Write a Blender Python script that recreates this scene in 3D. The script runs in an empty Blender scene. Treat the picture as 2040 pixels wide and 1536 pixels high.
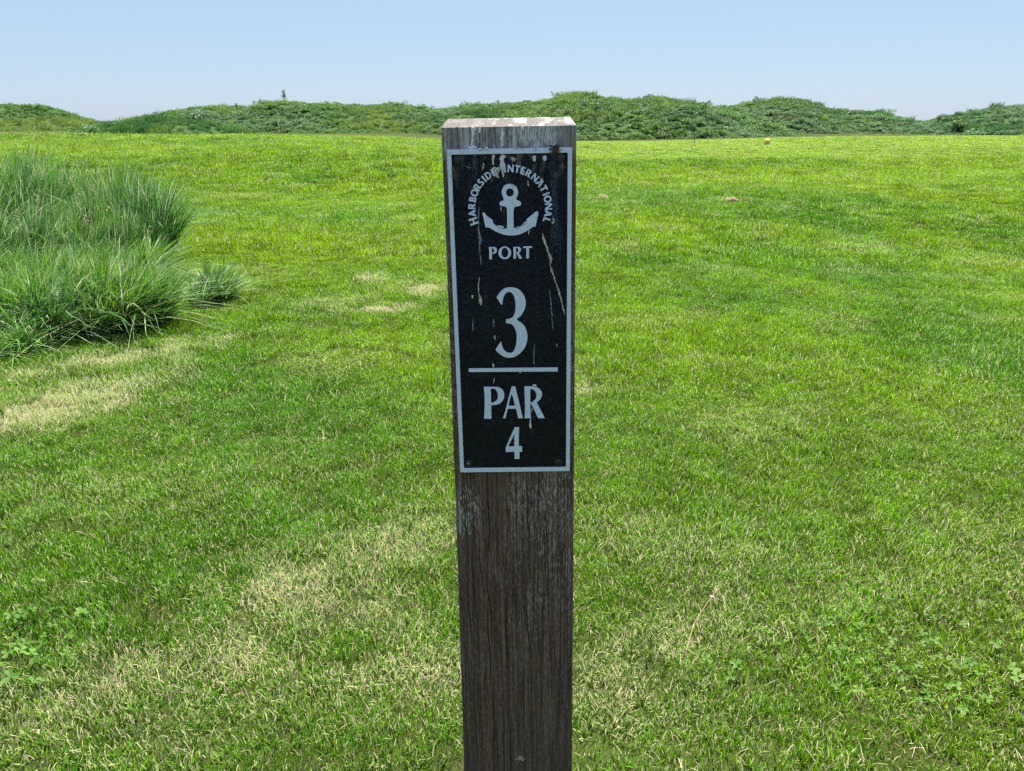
import bpy, bmesh, math, random
import numpy as np
from mathutils import Vector, Matrix

random.seed(7)
rng = np.random.default_rng(11)
scene = bpy.context.scene
COL = scene.collection

# ---------------------------------------------------------------- camera
EYE = 0.95
cam_d = bpy.data.cameras.new('camera')
cam = bpy.data.objects.new('camera', cam_d)
COL.objects.link(cam)
cam.location = (0, 0, EYE)
cam.rotation_euler = (math.radians(90 - 18.8), 0, 0)
cam_d.sensor_fit = 'HORIZONTAL'
cam_d.sensor_width = 36
cam_d.lens = 36 * 1551 / 2040
cam_d.clip_start = 0.02
cam_d.clip_end = 6000
scene.camera = cam

# ---------------------------------------------------------------- sky and sun
SUN_EL, SUN_AZ = math.radians(65), math.radians(16)      # high, beyond the post and a little to the right
w = bpy.data.worlds.new('World')
scene.world = w
w.use_nodes = True
nt = w.node_tree
nt.nodes.clear()
sky = nt.nodes.new('ShaderNodeTexSky')
sky.sky_type = 'NISHITA'
sky.sun_disc = False
sky.sun_elevation = SUN_EL
sky.sun_rotation = SUN_AZ
sky.air_density = 1.0
sky.dust_density = 0.3
sky.ozone_density = 2.5
bg = nt.nodes.new('ShaderNodeBackground')
bg.inputs[1].default_value = 0.10
wo = nt.nodes.new('ShaderNodeOutputWorld')
veil = nt.nodes.new('ShaderNodeMix')                      # thin even summer haze over the whole sky
veil.data_type = 'RGBA'
veil.inputs[0].default_value = 0.86
veil.inputs[7].default_value = (1.60, 2.16, 2.98, 1)
nt.links.new(sky.outputs[0], veil.inputs[6])
nt.links.new(veil.outputs[2], bg.inputs[0])
nt.links.new(bg.outputs[0], wo.inputs[0])

sun_d = bpy.data.lights.new('sun', 'SUN')
sun_d.energy = 5.0
sun_d.angle = math.radians(0.53)
sun_d.color = (1.0, 0.95, 0.87)
sun = bpy.data.objects.new('sun', sun_d)
COL.objects.link(sun)
sd = Vector((math.cos(SUN_EL) * math.sin(SUN_AZ), math.cos(SUN_EL) * math.cos(SUN_AZ), math.sin(SUN_EL)))
sun.rotation_euler = sd.to_track_quat('Z', 'Y').to_euler()
sun.location = (5, 20, 30)

scene.view_settings.view_transform = 'Standard'
scene.view_settings.look = 'None'
scene.view_settings.exposure = 1.35
scene.view_settings.gamma = 1
scene.view_settings.use_curve_mapping = False
scene.cycles.max_bounces = 5
scene.cycles.diffuse_bounces = 3
scene.cycles.use_denoising = False           # grass keeps its grain
scene.cycles.adaptive_threshold = 0.015
scene.cycles.glossy_bounces = 2
scene.cycles.transparent_max_bounces = 4

# ---------------------------------------------------------------- helpers
def tag(o, label=None, cat=None, group=None, kind=None):
    if label: o['label'] = label
    if cat: o['category'] = cat
    if group: o['group'] = group
    if kind: o['kind'] = kind
    return o

def mesh_obj(name, verts, faces, mat=None, parent=None, smooth=False, attrs=None, link=True):
    """one mesh object out of numpy verts and faces (equal-length faces or a list of them)"""
    me = bpy.data.meshes.new(name)
    verts = np.asarray(verts, np.float32)
    if isinstance(faces, np.ndarray):
        n, k = faces.shape
        me.vertices.add(len(verts)); me.vertices.foreach_set('co', verts.ravel())
        me.loops.add(n * k); me.loops.foreach_set('vertex_index', faces.astype(np.int32).ravel())
        me.polygons.add(n)
        me.polygons.foreach_set('loop_start', np.arange(0, n * k, k, dtype=np.int32))
        me.update(calc_edges=True)
    else:
        me.from_pydata([tuple(map(float, v)) for v in verts], [], [tuple(map(int, f)) for f in faces])
        me.update()
    if smooth:
        me.polygons.foreach_set('use_smooth', np.ones(len(me.polygons), bool))
    for k, a in (attrs or {}).items():
        a = np.asarray(a, np.float32)
        at = me.attributes.new(k, 'FLOAT', 'POINT')
        at.data.foreach_set('value', a)
    if mat: me.materials.append(mat)
    o = bpy.data.objects.new(name, me)
    if link: COL.objects.link(o)
    if parent: o.parent = parent
    return o

def empty(name, loc=(0, 0, 0), rot=(0, 0, 0)):
    o = bpy.data.objects.new(name, None)
    o.empty_display_size = 0.1
    COL.objects.link(o)
    o.location = loc; o.rotation_euler = rot
    return o

def box(cx, cy, cz, sx, sy, sz):
    v = np.array([[x, y, z] for x in (-.5, .5) for y in (-.5, .5) for z in (-.5, .5)]) * (sx, sy, sz) + (cx, cy, cz)
    f = np.array([[0, 1, 3, 2], [4, 6, 7, 5], [0, 4, 5, 1], [2, 3, 7, 6], [0, 2, 6, 4], [1, 5, 7, 3]])
    return v, f

def join(parts):
    V, F, n = [], [], 0
    for v, f in parts:
        V.append(np.asarray(v)); F.extend([tuple(int(i) + n for i in q) for q in f]); n += len(v)
    return np.concatenate(V), F

def tube(pts, radii, k=6):
    pts = np.asarray(pts, float); n = len(pts)
    V, F = [], []
    for i in range(n):
        d = pts[min(i + 1, n - 1)] - pts[max(i - 1, 0)]; d /= np.linalg.norm(d) + 1e-9
        a = np.cross(d, (0.3, 0.2, 1.0) if abs(d[2]) < .9 else (1, .1, 0)); a /= np.linalg.norm(a); b = np.cross(d, a)
        for j in range(k):
            t = 2 * math.pi * j / k
            V.append(pts[i] + radii[i] * (a * math.cos(t) + b * math.sin(t)))
    for i in range(n - 1):
        for j in range(k):
            F.append((i * k + j, i * k + (j + 1) % k, (i + 1) * k + (j + 1) % k, (i + 1) * k + j))
    F.append(tuple(range(k))[::-1]); F.append(tuple(range((n - 1) * k, n * k)))
    return np.array(V), F

# ---------------------------------------------------------------- material helpers
class Mat:
    def __init__(s, name):
        s.m = bpy.data.materials.new(name); s.m.use_nodes = True
        s.t = s.m.node_tree; s.t.nodes.clear()
        s.out = s.t.nodes.new('ShaderNodeOutputMaterial')
    def n(s, typ, **kw):
        nd = s.t.nodes.new(typ)
        for k, v in kw.items():
            if k.startswith('i_'):
                nd.inputs[k[2:].replace('_', ' ')].default_value = v
            else: setattr(nd, k, v)
        return nd
    def l(s, a, b): s.t.links.new(a, b)
    def val(s, x, inp):
        if hasattr(x, 'is_output'): s.l(x, inp)
        elif isinstance(x, (tuple, list)) and len(x) == 3 and inp.type == 'RGBA': inp.default_value = (*x, 1)
        else: inp.default_value = x
    def math(s, op, a, b=None, c=None, clamp=False):
        nd = s.n('ShaderNodeMath', operation=op, use_clamp=clamp)
        for i, x in enumerate((a, b, c)):
            if x is not None: s.val(x, nd.inputs[i])
        return nd.outputs[0]
    def mix(s, f, a, b, mode='MIX'):
        nd = s.n('ShaderNodeMix', data_type='RGBA', blend_type=mode)
        s.val(f, nd.inputs[0]); s.val(a, nd.inputs[6]); s.val(b, nd.inputs[7])
        return nd.outputs[2]
    def ramp(s, x, lo, hi, a=0., b=1.):
        nd = s.n('ShaderNodeMapRange', interpolation_type='SMOOTHSTEP')
        s.val(x, nd.inputs[0]); nd.inputs[1].default_value = lo; nd.inputs[2].default_value = hi
        nd.inputs[3].default_value = a; nd.inputs[4].default_value = b
        return nd.outputs[0]
    def noise(s, vec, scale, detail=3, rough=.5):
        nd = s.n('ShaderNodeTexNoise', i_Scale=scale, i_Detail=detail, i_Roughness=rough)
        s.l(vec, nd.inputs['Vector']); return nd.outputs[0]
    def mapping(s, vec, scale=(1, 1, 1), loc=(0, 0, 0)):
        nd = s.n('ShaderNodeMapping'); s.l(vec, nd.inputs[0])
        nd.inputs['Scale'].default_value = scale; nd.inputs['Location'].default_value = loc
        return nd.outputs[0]
    def attr(s, name, typ='GEOMETRY'):
        return s.n('ShaderNodeAttribute', attribute_name=name, attribute_type=typ).outputs['Fac']
    def obj(s): return s.n('ShaderNodeTexCoord').outputs['Object']
    def pos(s): return s.n('ShaderNodeNewGeometry').outputs['Position']
    def sep(s, v):
        nd = s.n('ShaderNodeSeparateXYZ'); s.l(v, nd.inputs[0]); return nd.outputs
    def principled(s, col, rough=.5, metal=0., spec=.5, bump=None, bstr=.3, bdist=.001):
        p = s.n('ShaderNodeBsdfPrincipled')
        s.val(col, p.inputs['Base Color']); s.val(rough, p.inputs['Roughness']); s.val(metal, p.inputs['Metallic'])
        s.val(spec, p.inputs['Specular IOR Level'])
        if bump is not None:
            b = s.n('ShaderNodeBump'); b.inputs['Strength'].default_value = bstr; b.inputs['Distance'].default_value = bdist
            s.l(bump, b.inputs['Height']); s.l(b.outputs[0], p.inputs['Normal'])
        return p.outputs[0]
    def done(s, sh): s.l(sh, s.out.inputs[0]); return s.m

def leaf_shader(M, col, transl=.42, tcol_gain=(1.25, 1.2, .55), rough=.5, spec=.25, tcol=None):
    """reflected light plus light let through the blade"""
    p = M.principled(col, rough, 0, spec)
    tr = M.n('ShaderNodeBsdfTranslucent')
    M.l(tcol if tcol is not None else M.mix(1.0, col, tcol_gain, 'MULTIPLY'), tr.inputs[0])
    mx = M.n('ShaderNodeMixShader'); mx.inputs[0].default_value = transl
    M.l(p, mx.inputs[1]); M.l(tr.outputs[0], mx.inputs[2])
    return mx.outputs[0]

def grass_material(name, cool, warm, straw, transl, base_col, instanced=True, straw_bias=0., tips=.3, spec=.25):
    M = Mat(name)
    t, r = M.attr('t'), M.attr('rnd')
    if instanced:
        ir = M.n('ShaderNodeObjectInfo').outputs['Random']
        dry, lush = M.attr('dry', 'INSTANCER'), M.attr('lush', 'INSTANCER')
        rr = M.math('FRACT', M.math('ADD', r, ir))
    else:
        rr = r; dry, lush = M.attr('dry'), M.attr('lush')
    r2 = M.math('FRACT', M.math('MULTIPLY', rr, 7.31))
    r3 = M.math('FRACT', M.math('MULTIPLY', rr, 23.7))
    mixf = M.math('ADD', lush, M.math('MULTIPLY', M.math('SUBTRACT', r2, .5), .55), clamp=True)
    green = M.mix(mixf, warm, cool)
    vj = M.math('MULTIPLY', M.math('ADD', .45, M.math('MULTIPLY', r3, 1.05)), M.ramp(t, .1, .9, .75, 1.2))  # upper blade brightened, lower blade darkened: painted sun and self-shade
    if instanced:                                      # tufts differ too, not only blades
        vj = M.math('MULTIPLY', vj, M.math('ADD', .66, M.math('MULTIPLY', M.math('FRACT', M.math('MULTIPLY', ir, 13.7)), .68)))
    cb = M.n('ShaderNodeCombineXYZ')
    for i in range(3): M.l(vj, cb.inputs[i])
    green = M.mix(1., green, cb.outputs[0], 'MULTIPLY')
    green = M.mix(M.ramp(t, 0., .45), base_col, green)  # base_col darkens the foot, painting shade between blades
    isdry = M.math('LESS_THAN', rr, M.math('ADD', dry, straw_bias))
    strw = M.mix(r2, straw, tuple(c * .72 for c in straw))
    # mown tips bleach, with sun highlights painted in: only on some blades
    tip = M.math('MULTIPLY', M.ramp(t, .62, .90), M.math('LESS_THAN', r3, M.math('ADD', tips, M.math('MULTIPLY', dry, 2.2))))
    col = M.mix(M.math('MULTIPLY', tip, .85), green, tuple(c * k for c, k in zip(straw, (.95, 1.15, .85))))
    col = M.mix(isdry, col, strw)
    tcol = M.mix(M.math('MAXIMUM', isdry, tip), M.mix(1.0, green, (1.25, 1.2, .55), 'MULTIPLY'), col)
    return M.done(leaf_shader(M, col, transl, spec=spec, tcol=tcol))

# ---------------------------------------------------------------- scatter with geometry nodes
def scatter(name, P, rot, scl, idx, protos, attrs=None):
    me = bpy.data.meshes.new(name)
    P = np.asarray(P, np.float32)
    me.vertices.add(len(P)); me.vertices.foreach_set('co', P.ravel())
    a = me.attributes.new('rot', 'FLOAT_VECTOR', 'POINT'); a.data.foreach_set('vector', np.asarray(rot, np.float32).ravel())
    a = me.attributes.new('scl', 'FLOAT_VECTOR', 'POINT'); a.data.foreach_set('vector', np.asarray(scl, np.float32).ravel())
    a = me.attributes.new('idx', 'INT', 'POINT'); a.data.foreach_set('value', np.asarray(idx, np.int32))
    for k, v in (attrs or {}).items():
        a = me.attributes.new(k, 'FLOAT', 'POINT'); a.data.foreach_set('value', np.asarray(v, np.float32))
    o = bpy.data.objects.new(name, me); COL.objects.link(o)
    pc = bpy.data.collections.new(name + '_kinds')
    for i, p in enumerate(protos):
        p.name = '%s_kind_%02d' % (name, i)
        pc.objects.link(p)
    g = bpy.data.node_groups.new(name, 'GeometryNodeTree')
    g.interface.new_socket('Geometry', in_out='INPUT', socket_type='NodeSocketGeometry')
    g.interface.new_socket('Geometry', in_out='OUTPUT', socket_type='NodeSocketGeometry')
    N = g.nodes; L = g.links
    gi, go = N.new('NodeGroupInput'), N.new('NodeGroupOutput')
    ci = N.new('GeometryNodeCollectionInfo'); ci.inputs['Collection'].default_value = pc
    ci.inputs['Separate Children'].default_value = True; ci.inputs['Reset Children'].default_value = True
    ip = N.new('GeometryNodeInstanceOnPoints'); ip.inputs['Pick Instance'].default_value = True
    def na(nm, dt):
        q = N.new('GeometryNodeInputNamedAttribute'); q.data_type = dt; q.inputs['Name'].default_value = nm; return q.outputs[0]
    er = N.new('FunctionNodeEulerToRotation')
    L.new(na('rot', 'FLOAT_VECTOR'), er.inputs[0]); L.new(er.outputs[0], ip.inputs['Rotation'])
    L.new(na('scl', 'FLOAT_VECTOR'), ip.inputs['Scale']); L.new(na('idx', 'INT'), ip.inputs['Instance Index'])
    L.new(gi.outputs[0], ip.inputs['Points']); L.new(ci.outputs[0], ip.inputs['Instance']); L.new(ip.outputs[0], go.inputs[0])
    md = o.modifiers.new('scatter', 'NODES'); md.node_group = g
    return o

def blades(base, h, wd, lean, az, face, levels=(0, .4, .75, 1.), wprof=(1, .95, .7, .18), droop=0.0):
    """grass blades as curved tapering strips; arrays of length n.  lean: tip offset / height, az: direction of lean, face: facing angle"""
    n = len(h); k = len(levels)
    t = np.array(levels)[None, :]
    r = (h * lean)[:, None] * t ** 1.8
    z = h[:, None] * (t - (0.12 * lean[:, None] ** 2 + droop * lean[:, None]) * t ** 2.5)
    cx = base[:, 0:1] + r * np.cos(az)[:, None]; cy = base[:, 1:2] + r * np.sin(az)[:, None]; cz = base[:, 2:3] + z
    ww = wd[:, None] * np.array(wprof)[None, :] * .5
    dx, dy = np.cos(face)[:, None], np.sin(face)[:, None]
    A = np.stack([cx - ww * dx, cy - ww * dy, cz], -1); B = np.stack([cx + ww * dx, cy + ww * dy, cz], -1)
    V = np.stack([A, B], 2).reshape(n * k * 2, 3)
    i = (np.arange(n) * k * 2)[:, None] + (np.arange(k - 1) * 2)[None, :]
    F = np.stack([i, i + 1, i + 3, i + 2], -1).reshape(-1, 4)
    T = np.repeat(np.tile(t, (n, 1))[:, :, None], 2, 2).ravel()
    return V, F, T, k * 2

# ---------------------------------------------------------------- the lie of the land
def sm(v, a, b):
    t = np.clip((v - a) / (b - a), 0, 1); return t * t * (3 - 2 * t)

def ground_z(x, y):
    x = np.asarray(x, float); y = np.asarray(y, float)
    left = 0.57 * sm(y, 3.5, 14.5) - 0.30 * sm(y, 15.5, 27)
    right = 0.10 * sm(y, 3.5, 10) + (0.17 + .18 * sm(x, 2, 15)) * sm(y, 10.2, 14.8) - 0.28 * sm(y, 26, 36)
    ww = sm(x, -6.5, 0.5)
    z = left * (1 - ww) + right * ww
    u = (0.5 * np.sin(0.9 * x + 0.6 * y + 1.0) + 0.35 * np.sin(-0.55 * x + 1.1 * y) + 0.3 * np.sin(1.9 * x - 1.3 * y + 2.0) + .25 * np.sin(2.6 * x + 2.2 * y))
    u2 = np.sin(.42 * x + .55 * y + .6) + .7 * np.sin(-.33 * x + .8 * y + 2.2) + .5 * np.sin(.8 * x + .25 * y)
    z = z + 0.075 * u2 * sm(np.hypot(x, y), 3.5, 8) * (1 - sm(y, 12.5, 15) * .8 * ww) * (1 - sm(np.hypot(x, y), 24, 34))
    z = z + 0.035 * u * sm(np.hypot(x, y), 1.2, 5) * (1 - 0.75 * ww * sm(y, 14, 15.5)) * (1 - sm(np.hypot(x, y), 60, 90))
    return z

def fnoise(x, y, scale, seed=0):
    """cheap smooth value noise, about -1..1"""
    r = np.random.default_rng(seed); v = 0
    for k in range(9):
        a = r.uniform(0, 2 * math.pi); f = scale * r.uniform(.5, 1.9); p = r.uniform(0, 6.28)
        v = v + np.sin((x * math.cos(a) + y * math.sin(a)) * f + p + 1.3 * np.sin((x * math.sin(a) - y * math.cos(a)) * f * .7 + p * 2))
    return v / 4.2

# ground: one sheet out to the horizon, finer near the post
def graded(lo, hi, n, fine):
    u = np.linspace(-1, 1, n)
    s = np.sinh(u * fine) / math.sinh(fine)
    return np.where(s < 0, s * abs(lo), s * hi)
gx = graded(-1800, 1800, 261, 7.0)
gy = graded(-1500, 2600, 281, 7.0)
GX, GY = np.meshgrid(gx, gy)
V = np.stack([GX, GY, ground_z(GX, GY)], -1).reshape(-1, 3)
nx, ny = len(gx), len(gy)
I = (np.arange(ny - 1)[:, None] * nx + np.arange(nx - 1)[None, :])
F = np.stack([I, I + 1, I + nx + 1, I + nx], -1).reshape(-1, 4)
M = Mat('turf_soil')
p = M.pos()
n1, n2, n3 = M.noise(p, 1.3, 4), M.noise(p, 28., 4, .6), M.noise(p, 240., 3, .7)
c = M.mix(M.ramp(n2, .35, .65), (.035, .060, .010), (.065, .070, .020))
c = M.mix(M.ramp(n3, .4, .7), c, (.028, .035, .010))
c = M.mix(M.math('MULTIPLY', M.ramp(n1, .4, .7), .5), c, (.07, .11, .02))
soil = M.done(M.principled(c, .95, 0, .1, n3, .6, .01))
tag(mesh_obj('ground', V, F, soil, smooth=True), 'soil and thatch under the mown grass', 'ground', kind='structure')

# ---------------------------------------------------------------- mounds behind the tee
M = Mat('mound_soil')
p = M.pos()
c = M.mix(M.ramp(M.noise(p, 1.1, 5, .6), .3, .7), (.035, .075, .018), (.06, .10, .03))
mound_mat = M.done(M.principled(c, .9, 0, .1, M.noise(p, 9., 4), .8, .1))

MOUNDS = {
 'west':   (62, 13, [(-70,1.0),(-58,1.2),(-49.8,1.49),(-44.0,1.95),(-38.4,2.05),(-36.9,1.98),(-35.4,1.88),(-34.0,1.49),(-32.5,1.13),(-31.5,0.84),(-30.0,0.52),(-27.4,0.01)]),
 'long':   (36, 7,  [(-21.3,0.07),(-19.6,0.45),(-18.4,0.78),(-17.1,0.97),(-15.1,1.14),(-13.8,1.07),(-13.0,0.82),(-12.1,0.49),(-11.1,0.11)]),
 'broad':  (54, 12, [(-25.5,0.26),(-23.7,0.95),(-22.4,1.29),(-21.0,1.63),(-19.7,1.82),(-18.4,1.73),(-17.9,1.63),(-16.4,1.82),(-15.4,2.00),(-14.4,2.03),(-12.5,1.88),(-10.5,1.82),(-7.9,1.88),(-6.2,1.76),(-5.1,1.60),(-4.3,1.66),(-1.3,1.91),(0.7,2.00),(2.6,2.00),(4.6,1.76),(6.6,1.20),(9.3,0.26)]),
 'peak':   (49, 11, [(-2.1,0.32),(-0.3,1.23),(1.2,1.79),(2.4,2.07),(3.8,2.38),(4.7,2.30),(6.2,2.07),(7.1,1.99),(8.3,2.16),(8.9,2.16),(9.8,1.93),(11.3,1.68),(12.5,1.51),(14.4,0.95),(16.2,0.27)]),
 'round':  (60, 13, [(11.4,0.18),(13.5,1.30),(15.3,1.78),(16.8,1.92),(18.2,2.19),(19.6,2.26),(20.7,2.22),(22.2,1.85),(24.1,1.64),(25.5,1.57),(27.1,1.23),(29.3,0.85),(31.6,0.39),(33.1,-0.03)]),
 'east':   (52, 12, [(21.7,0.04),(23.6,0.47),(25.4,0.77),(27.0,0.98),(28.5,1.31),(30.3,1.67),(32.2,1.79),(35.6,1.99),(40.4,1.85),(45.3,1.40),(55,1.3),(66,.2)]),
}
MLABEL = {
 'west': 'low far mound at the left edge with a dark shrubby cap',
 'long': 'dark long-grass mound in front of the others at left',
 'broad': 'broad low mound stretching behind the sign post to the left',
 'peak': 'highest leafy mound just right of the sign post',
 'round': 'rounded pale green mound behind the yellow tee ball',
 'east': 'grassy mound rising at the right edge of the field',
}
VEG = {'west': .17, 'long': .15, 'broad': .17, 'peak': .19, 'round': .16, 'east': .15}
RIDGE_Z = 1.35                                   # about the mean crest height: humps and dips are read from it
def mound_height(key, x, y):
    Y, wd, R = MOUNDS[key]
    rx = [a for a, b in R]; rz = [RIDGE_Z + (b - RIDGE_Z) * 1.22 - VEG[key] if b > .7 else b - VEG[key] - .1 for a, b in R]
    top = np.interp(x, rx, rz, left=-.6, right=-.6)
    u = (y - Y - 1.2 * fnoise(x, x * 0, .25, 5)) / wd
    prof = np.cos(np.clip(u, -1, 1) * math.pi / 2) ** 1.4
    bump = (.16 * fnoise(x, y, .9, 17) + .30 * fnoise(x, y, .42, 18)) * (1 - prof ** 3) * prof * 2
    return -.5 + (top + .5) * prof + bump
for key, (Y, wd, R) in MOUNDS.items():
    xs = np.linspace(R[0][0] - 1, R[-1][0] + 1, int((R[-1][0] - R[0][0]) / .4) + 2)
    ys = np.linspace(Y - wd, Y + wd, int(wd * 2 / .5))
    X, Yg = np.meshgrid(xs, ys)
    V = np.stack([X, Yg, mound_height(key, X, Yg)], -1).reshape(-1, 3)
    nx, ny = len(xs), len(ys)
    I = (np.arange(ny - 1)[:, None] * nx + np.arange(nx - 1)[None, :])
    F = np.stack([I, I + 1, I + nx + 1, I + nx], -1).reshape(-1, 4)
    tag(mesh_obj('mound', V, F, mound_mat, smooth=True), MLABEL[key], 'mound', 'mounds behind the tee', 'structure')

# leafy ground cover on the mounds
def veg_material(name, cool, warm):
    M = Mat(name)
    r = M.attr('rnd'); ir = M.n('ShaderNodeObjectInfo').outputs['Random']
    lush = M.attr('lush', 'INSTANCER')
    f = M.math('ADD', lush, M.math('MULTIPLY', M.math('SUBTRACT', ir, .5), .5), clamp=True)
    c = M.mix(f, warm, cool)
    vj = M.math('MULTIPLY', M.math('ADD', .6, M.math('MULTIPLY', r, .8)), M.math('ADD', .7, M.math('MULTIPLY', M.math('FRACT', M.math('MULTIPLY', ir, 9.3)), .6)))
    cb = M.n('ShaderNodeCombineXYZ')
    for i in range(3): M.l(vj, cb.inputs[i])
    return M.done(leaf_shader(M, M.mix(1., c, cb.outputs[0], 'MULTIPLY'), .38, (1.2, 1.25, .6), .5, .35))
shrub_mat = veg_material('shrub_leaf', (.115, .205, .120), (.085, .185, .034))  # pale greyish cool tone: silvery leaves, also painted haze on far mounds

def leaf_quads(C, size, rngk, up=.12):
    """small leaf-shaped quads (diamond with a fold) at centres C"""
    n = len(C)
    d = rngk.normal(size=(n, 3)); d[:, 2] = d[:, 2] * .45 + up; d /= np.linalg.norm(d, axis=1)[:, None]
    e = np.cross(d, rngk.normal(size=(n, 3)) * .55 + (0, 0, 1.)); e /= np.linalg.norm(e, axis=1)[:, None] + 1e-9
    nrm = np.cross(d, e)
    L = (size * rngk.uniform(.6, 1.4, n))[:, None]
    a = C; b = C + d * L * .45 + e * L * .26 + nrm * L * .08; c = C + d * L; f = C + d * L * .45 - e * L * .26 + nrm * L * .08
    V = np.stack([a, b, c, f], 1).reshape(-1, 3)
    F = np.arange(n * 4).reshape(n, 4)
    return V, F
def bush_proto(k, n=260, rad=.5, hgt=.55, size=.13):
    q = np.random.default_rng(100 + k)
    # several overlapping lobes, leaves near the lobes' surface
    C = []
    for j in range(6):
        c = np.array([q.normal(0, rad * .5), q.normal(0, rad * .5), hgt * q.uniform(.1, .6)])
        u = q.normal(size=(n // 6, 3)); u /= np.linalg.norm(u, axis=1)[:, None]; u[:, 2] = np.abs(u[:, 2])
        C.append(c + u * np.array([rad * .5, rad * .5, hgt * .55]) * q.uniform(.65, 1.05, (n // 6, 1)))
    C = np.concatenate(C); C[:, 2] = np.maximum(C[:, 2], 0)
    V, F = leaf_quads(C, size, q)
    return mesh_obj('b', V, F, shrub_mat, attrs={'rnd': np.repeat(q.uniform(0, 1, len(C)), 4)}, link=False)
def tallgrass_proto(k, mat, n=110, rad=.45, h=.6, wd=.03, lean=.55):
    q = np.random.default_rng(300 + k)
    a = q.uniform(0, 6.28, n); r = rad * np.sqrt(q.uniform(0, 1, n))
    base = np.stack([r * np.cos(a), r * np.sin(a), np.zeros(n)], 1)
    hh = h * q.uniform(.55, 1.15, n)
    V, F, T, vpb = blades(base, hh, np.full(n, wd) * q.uniform(.6, 1.3, n), lean * q.uniform(.3, 1.3, n), q.normal(.2, 1.0, n), q.uniform(0, 3.14, n))
    return mesh_obj('g', V, F, mat, attrs={'rnd': np.repeat(q.uniform(0, 1, n), vpb), 't': T}, link=False)
mgrass_mat = veg_material('mound_grass', (.060, .155, .065), (.22, .305, .095))
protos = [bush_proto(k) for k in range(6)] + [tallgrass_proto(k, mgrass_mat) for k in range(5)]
shrub_idx, grass_idx = list(range(6)), list(range(6, 11))
P, RO, SC, IX, LU = [], [], [], [], []
for key, (Y, wd, R) in MOUNDS.items():
    q = np.random.default_rng(sum(map(ord, key)))
    x0, x1 = R[0][0], R[-1][0]
    dens = {'west': 10.0, 'long': 18.0}.get(key, 15.0)
    n = int((x1 - x0) * (wd * 1.35) * dens)
    x = q.uniform(x0, x1, n); y = q.uniform(Y - wd, Y + wd * .35, n)
    z = mound_height(key, x, y)
    k0 = z > ground_z(x, y) - .15
    x, y, z = x[k0], y[k0], z[k0]; n = len(x)
    frac = {'west': .55, 'long': .03, 'broad': .72, 'peak': .92, 'round': .85, 'east': .8}[key]
    patch = fnoise(x, y, .45, 40 + len(key)) * .5 + .5
    bush = q.uniform(0, 1, n) < np.clip(frac + (patch - .5) * 1.5, 0, 1)
    if key == 'west':
        bush = z > (1.0 + .2 * fnoise(x, y, .6, 9))
    s = VEG[key] / .55 * q.uniform(.6, 1.2, n) * (1 + .22 * fnoise(x, y, 1.2, 3)) * np.where(q.uniform(0, 1, n) < .035, 1.9, 1)
    s = np.where(bush, s * 1.05, s * 1.1)
    idx = np.where(bush, q.integers(0, 6, n), q.integers(6, 11, n))
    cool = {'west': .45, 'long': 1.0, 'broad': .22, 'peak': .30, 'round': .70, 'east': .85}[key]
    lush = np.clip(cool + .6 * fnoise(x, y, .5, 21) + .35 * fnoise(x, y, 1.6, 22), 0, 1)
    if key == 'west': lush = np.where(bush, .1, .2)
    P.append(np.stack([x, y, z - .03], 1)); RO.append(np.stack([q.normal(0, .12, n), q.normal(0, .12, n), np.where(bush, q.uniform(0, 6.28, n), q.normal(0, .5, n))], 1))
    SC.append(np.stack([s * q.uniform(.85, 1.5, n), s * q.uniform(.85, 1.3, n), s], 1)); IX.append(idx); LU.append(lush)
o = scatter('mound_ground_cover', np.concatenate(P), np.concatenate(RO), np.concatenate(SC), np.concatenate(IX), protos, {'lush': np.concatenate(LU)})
tag(o, 'dense leafy shrubs and long grass covering the mounds', 'ground cover', kind='stuff')

# saplings and single shrubs that stand out on the mounds
M = Mat('bark'); bark = M.done(M.principled(M.mix(M.noise(M.obj(), 30., 4), (.05, .035, .025), (.11, .09, .07)), .9))
M = Mat('sapling_leaf'); sap_mat = M.done(leaf_shader(M, M.mix(M.attr('rnd'), (.05, .11, .045), (.09, .17, .05)), .25))
def sapling(label, x, y, z, h, spread, nl, seed, name='sapling', cat='sapling'):
    q = np.random.default_rng(seed)
    r = empty(name, (x, y, z))
    tag(r, label, cat)
    parts = [tube([(0, 0, -.1), (.02 * h, 0, h * .4), (-.02 * h, 0, h * .75), (0, .01, h * .95)], [.02 * h, .016 * h, .010 * h, .003 * h])]
    tips = []
    for j in range(9):
        z0 = h * q.uniform(.3, .85); a = q.uniform(0, 6.28); L = spread * q.uniform(.6, 1.1) * (1.15 - z0 / h * .7)
        e = (L * math.cos(a), L * math.sin(a), z0 + L * .7)
        parts.append(tube([(0, 0, z0), (e[0] * .5, e[1] * .5, z0 + L * .25), e], [.008 * h, .005 * h, .002 * h], 5)); tips.append((z0, e))
    V, F = join(parts); mesh_obj('trunk', V, F, bark, r)
    C = []
    for z0, e in tips:
        for _ in range(nl // 10):
            f = q.uniform(.35, 1.1); C.append(np.array([e[0] * f, e[1] * f, z0 + (e[2] - z0) * f]) + q.normal(0, .045 * h, 3))
    for _ in range(nl // 6): C.append(np.array([0, 0, h * q.uniform(.35, 1.05)]) + q.normal(0, .05 * h, 3))
    C = np.array(C); V, F = leaf_quads(C, .13 * max(h, .6), q)
    mesh_obj('crown', V, F, sap_mat, r, attrs={'rnd': np.repeat(q.uniform(0, 1, len(C)), 4)})
    return r
def on_mound(key, x, y): return float(mound_height(key, np.array([x]), np.array([y]))[0])
sapling('tallest sapling standing alone on the ridge left of the sign post', -14.83, 54, on_mound('broad', -14.83, 54) + .05, .82, .16, 130, 1)
sapling('short dark sapling on the ridge, left of the tallest sapling', -16.4, 54, on_mound('broad', -16.4, 54) + .02, .58, .16, 110, 2)
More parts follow.
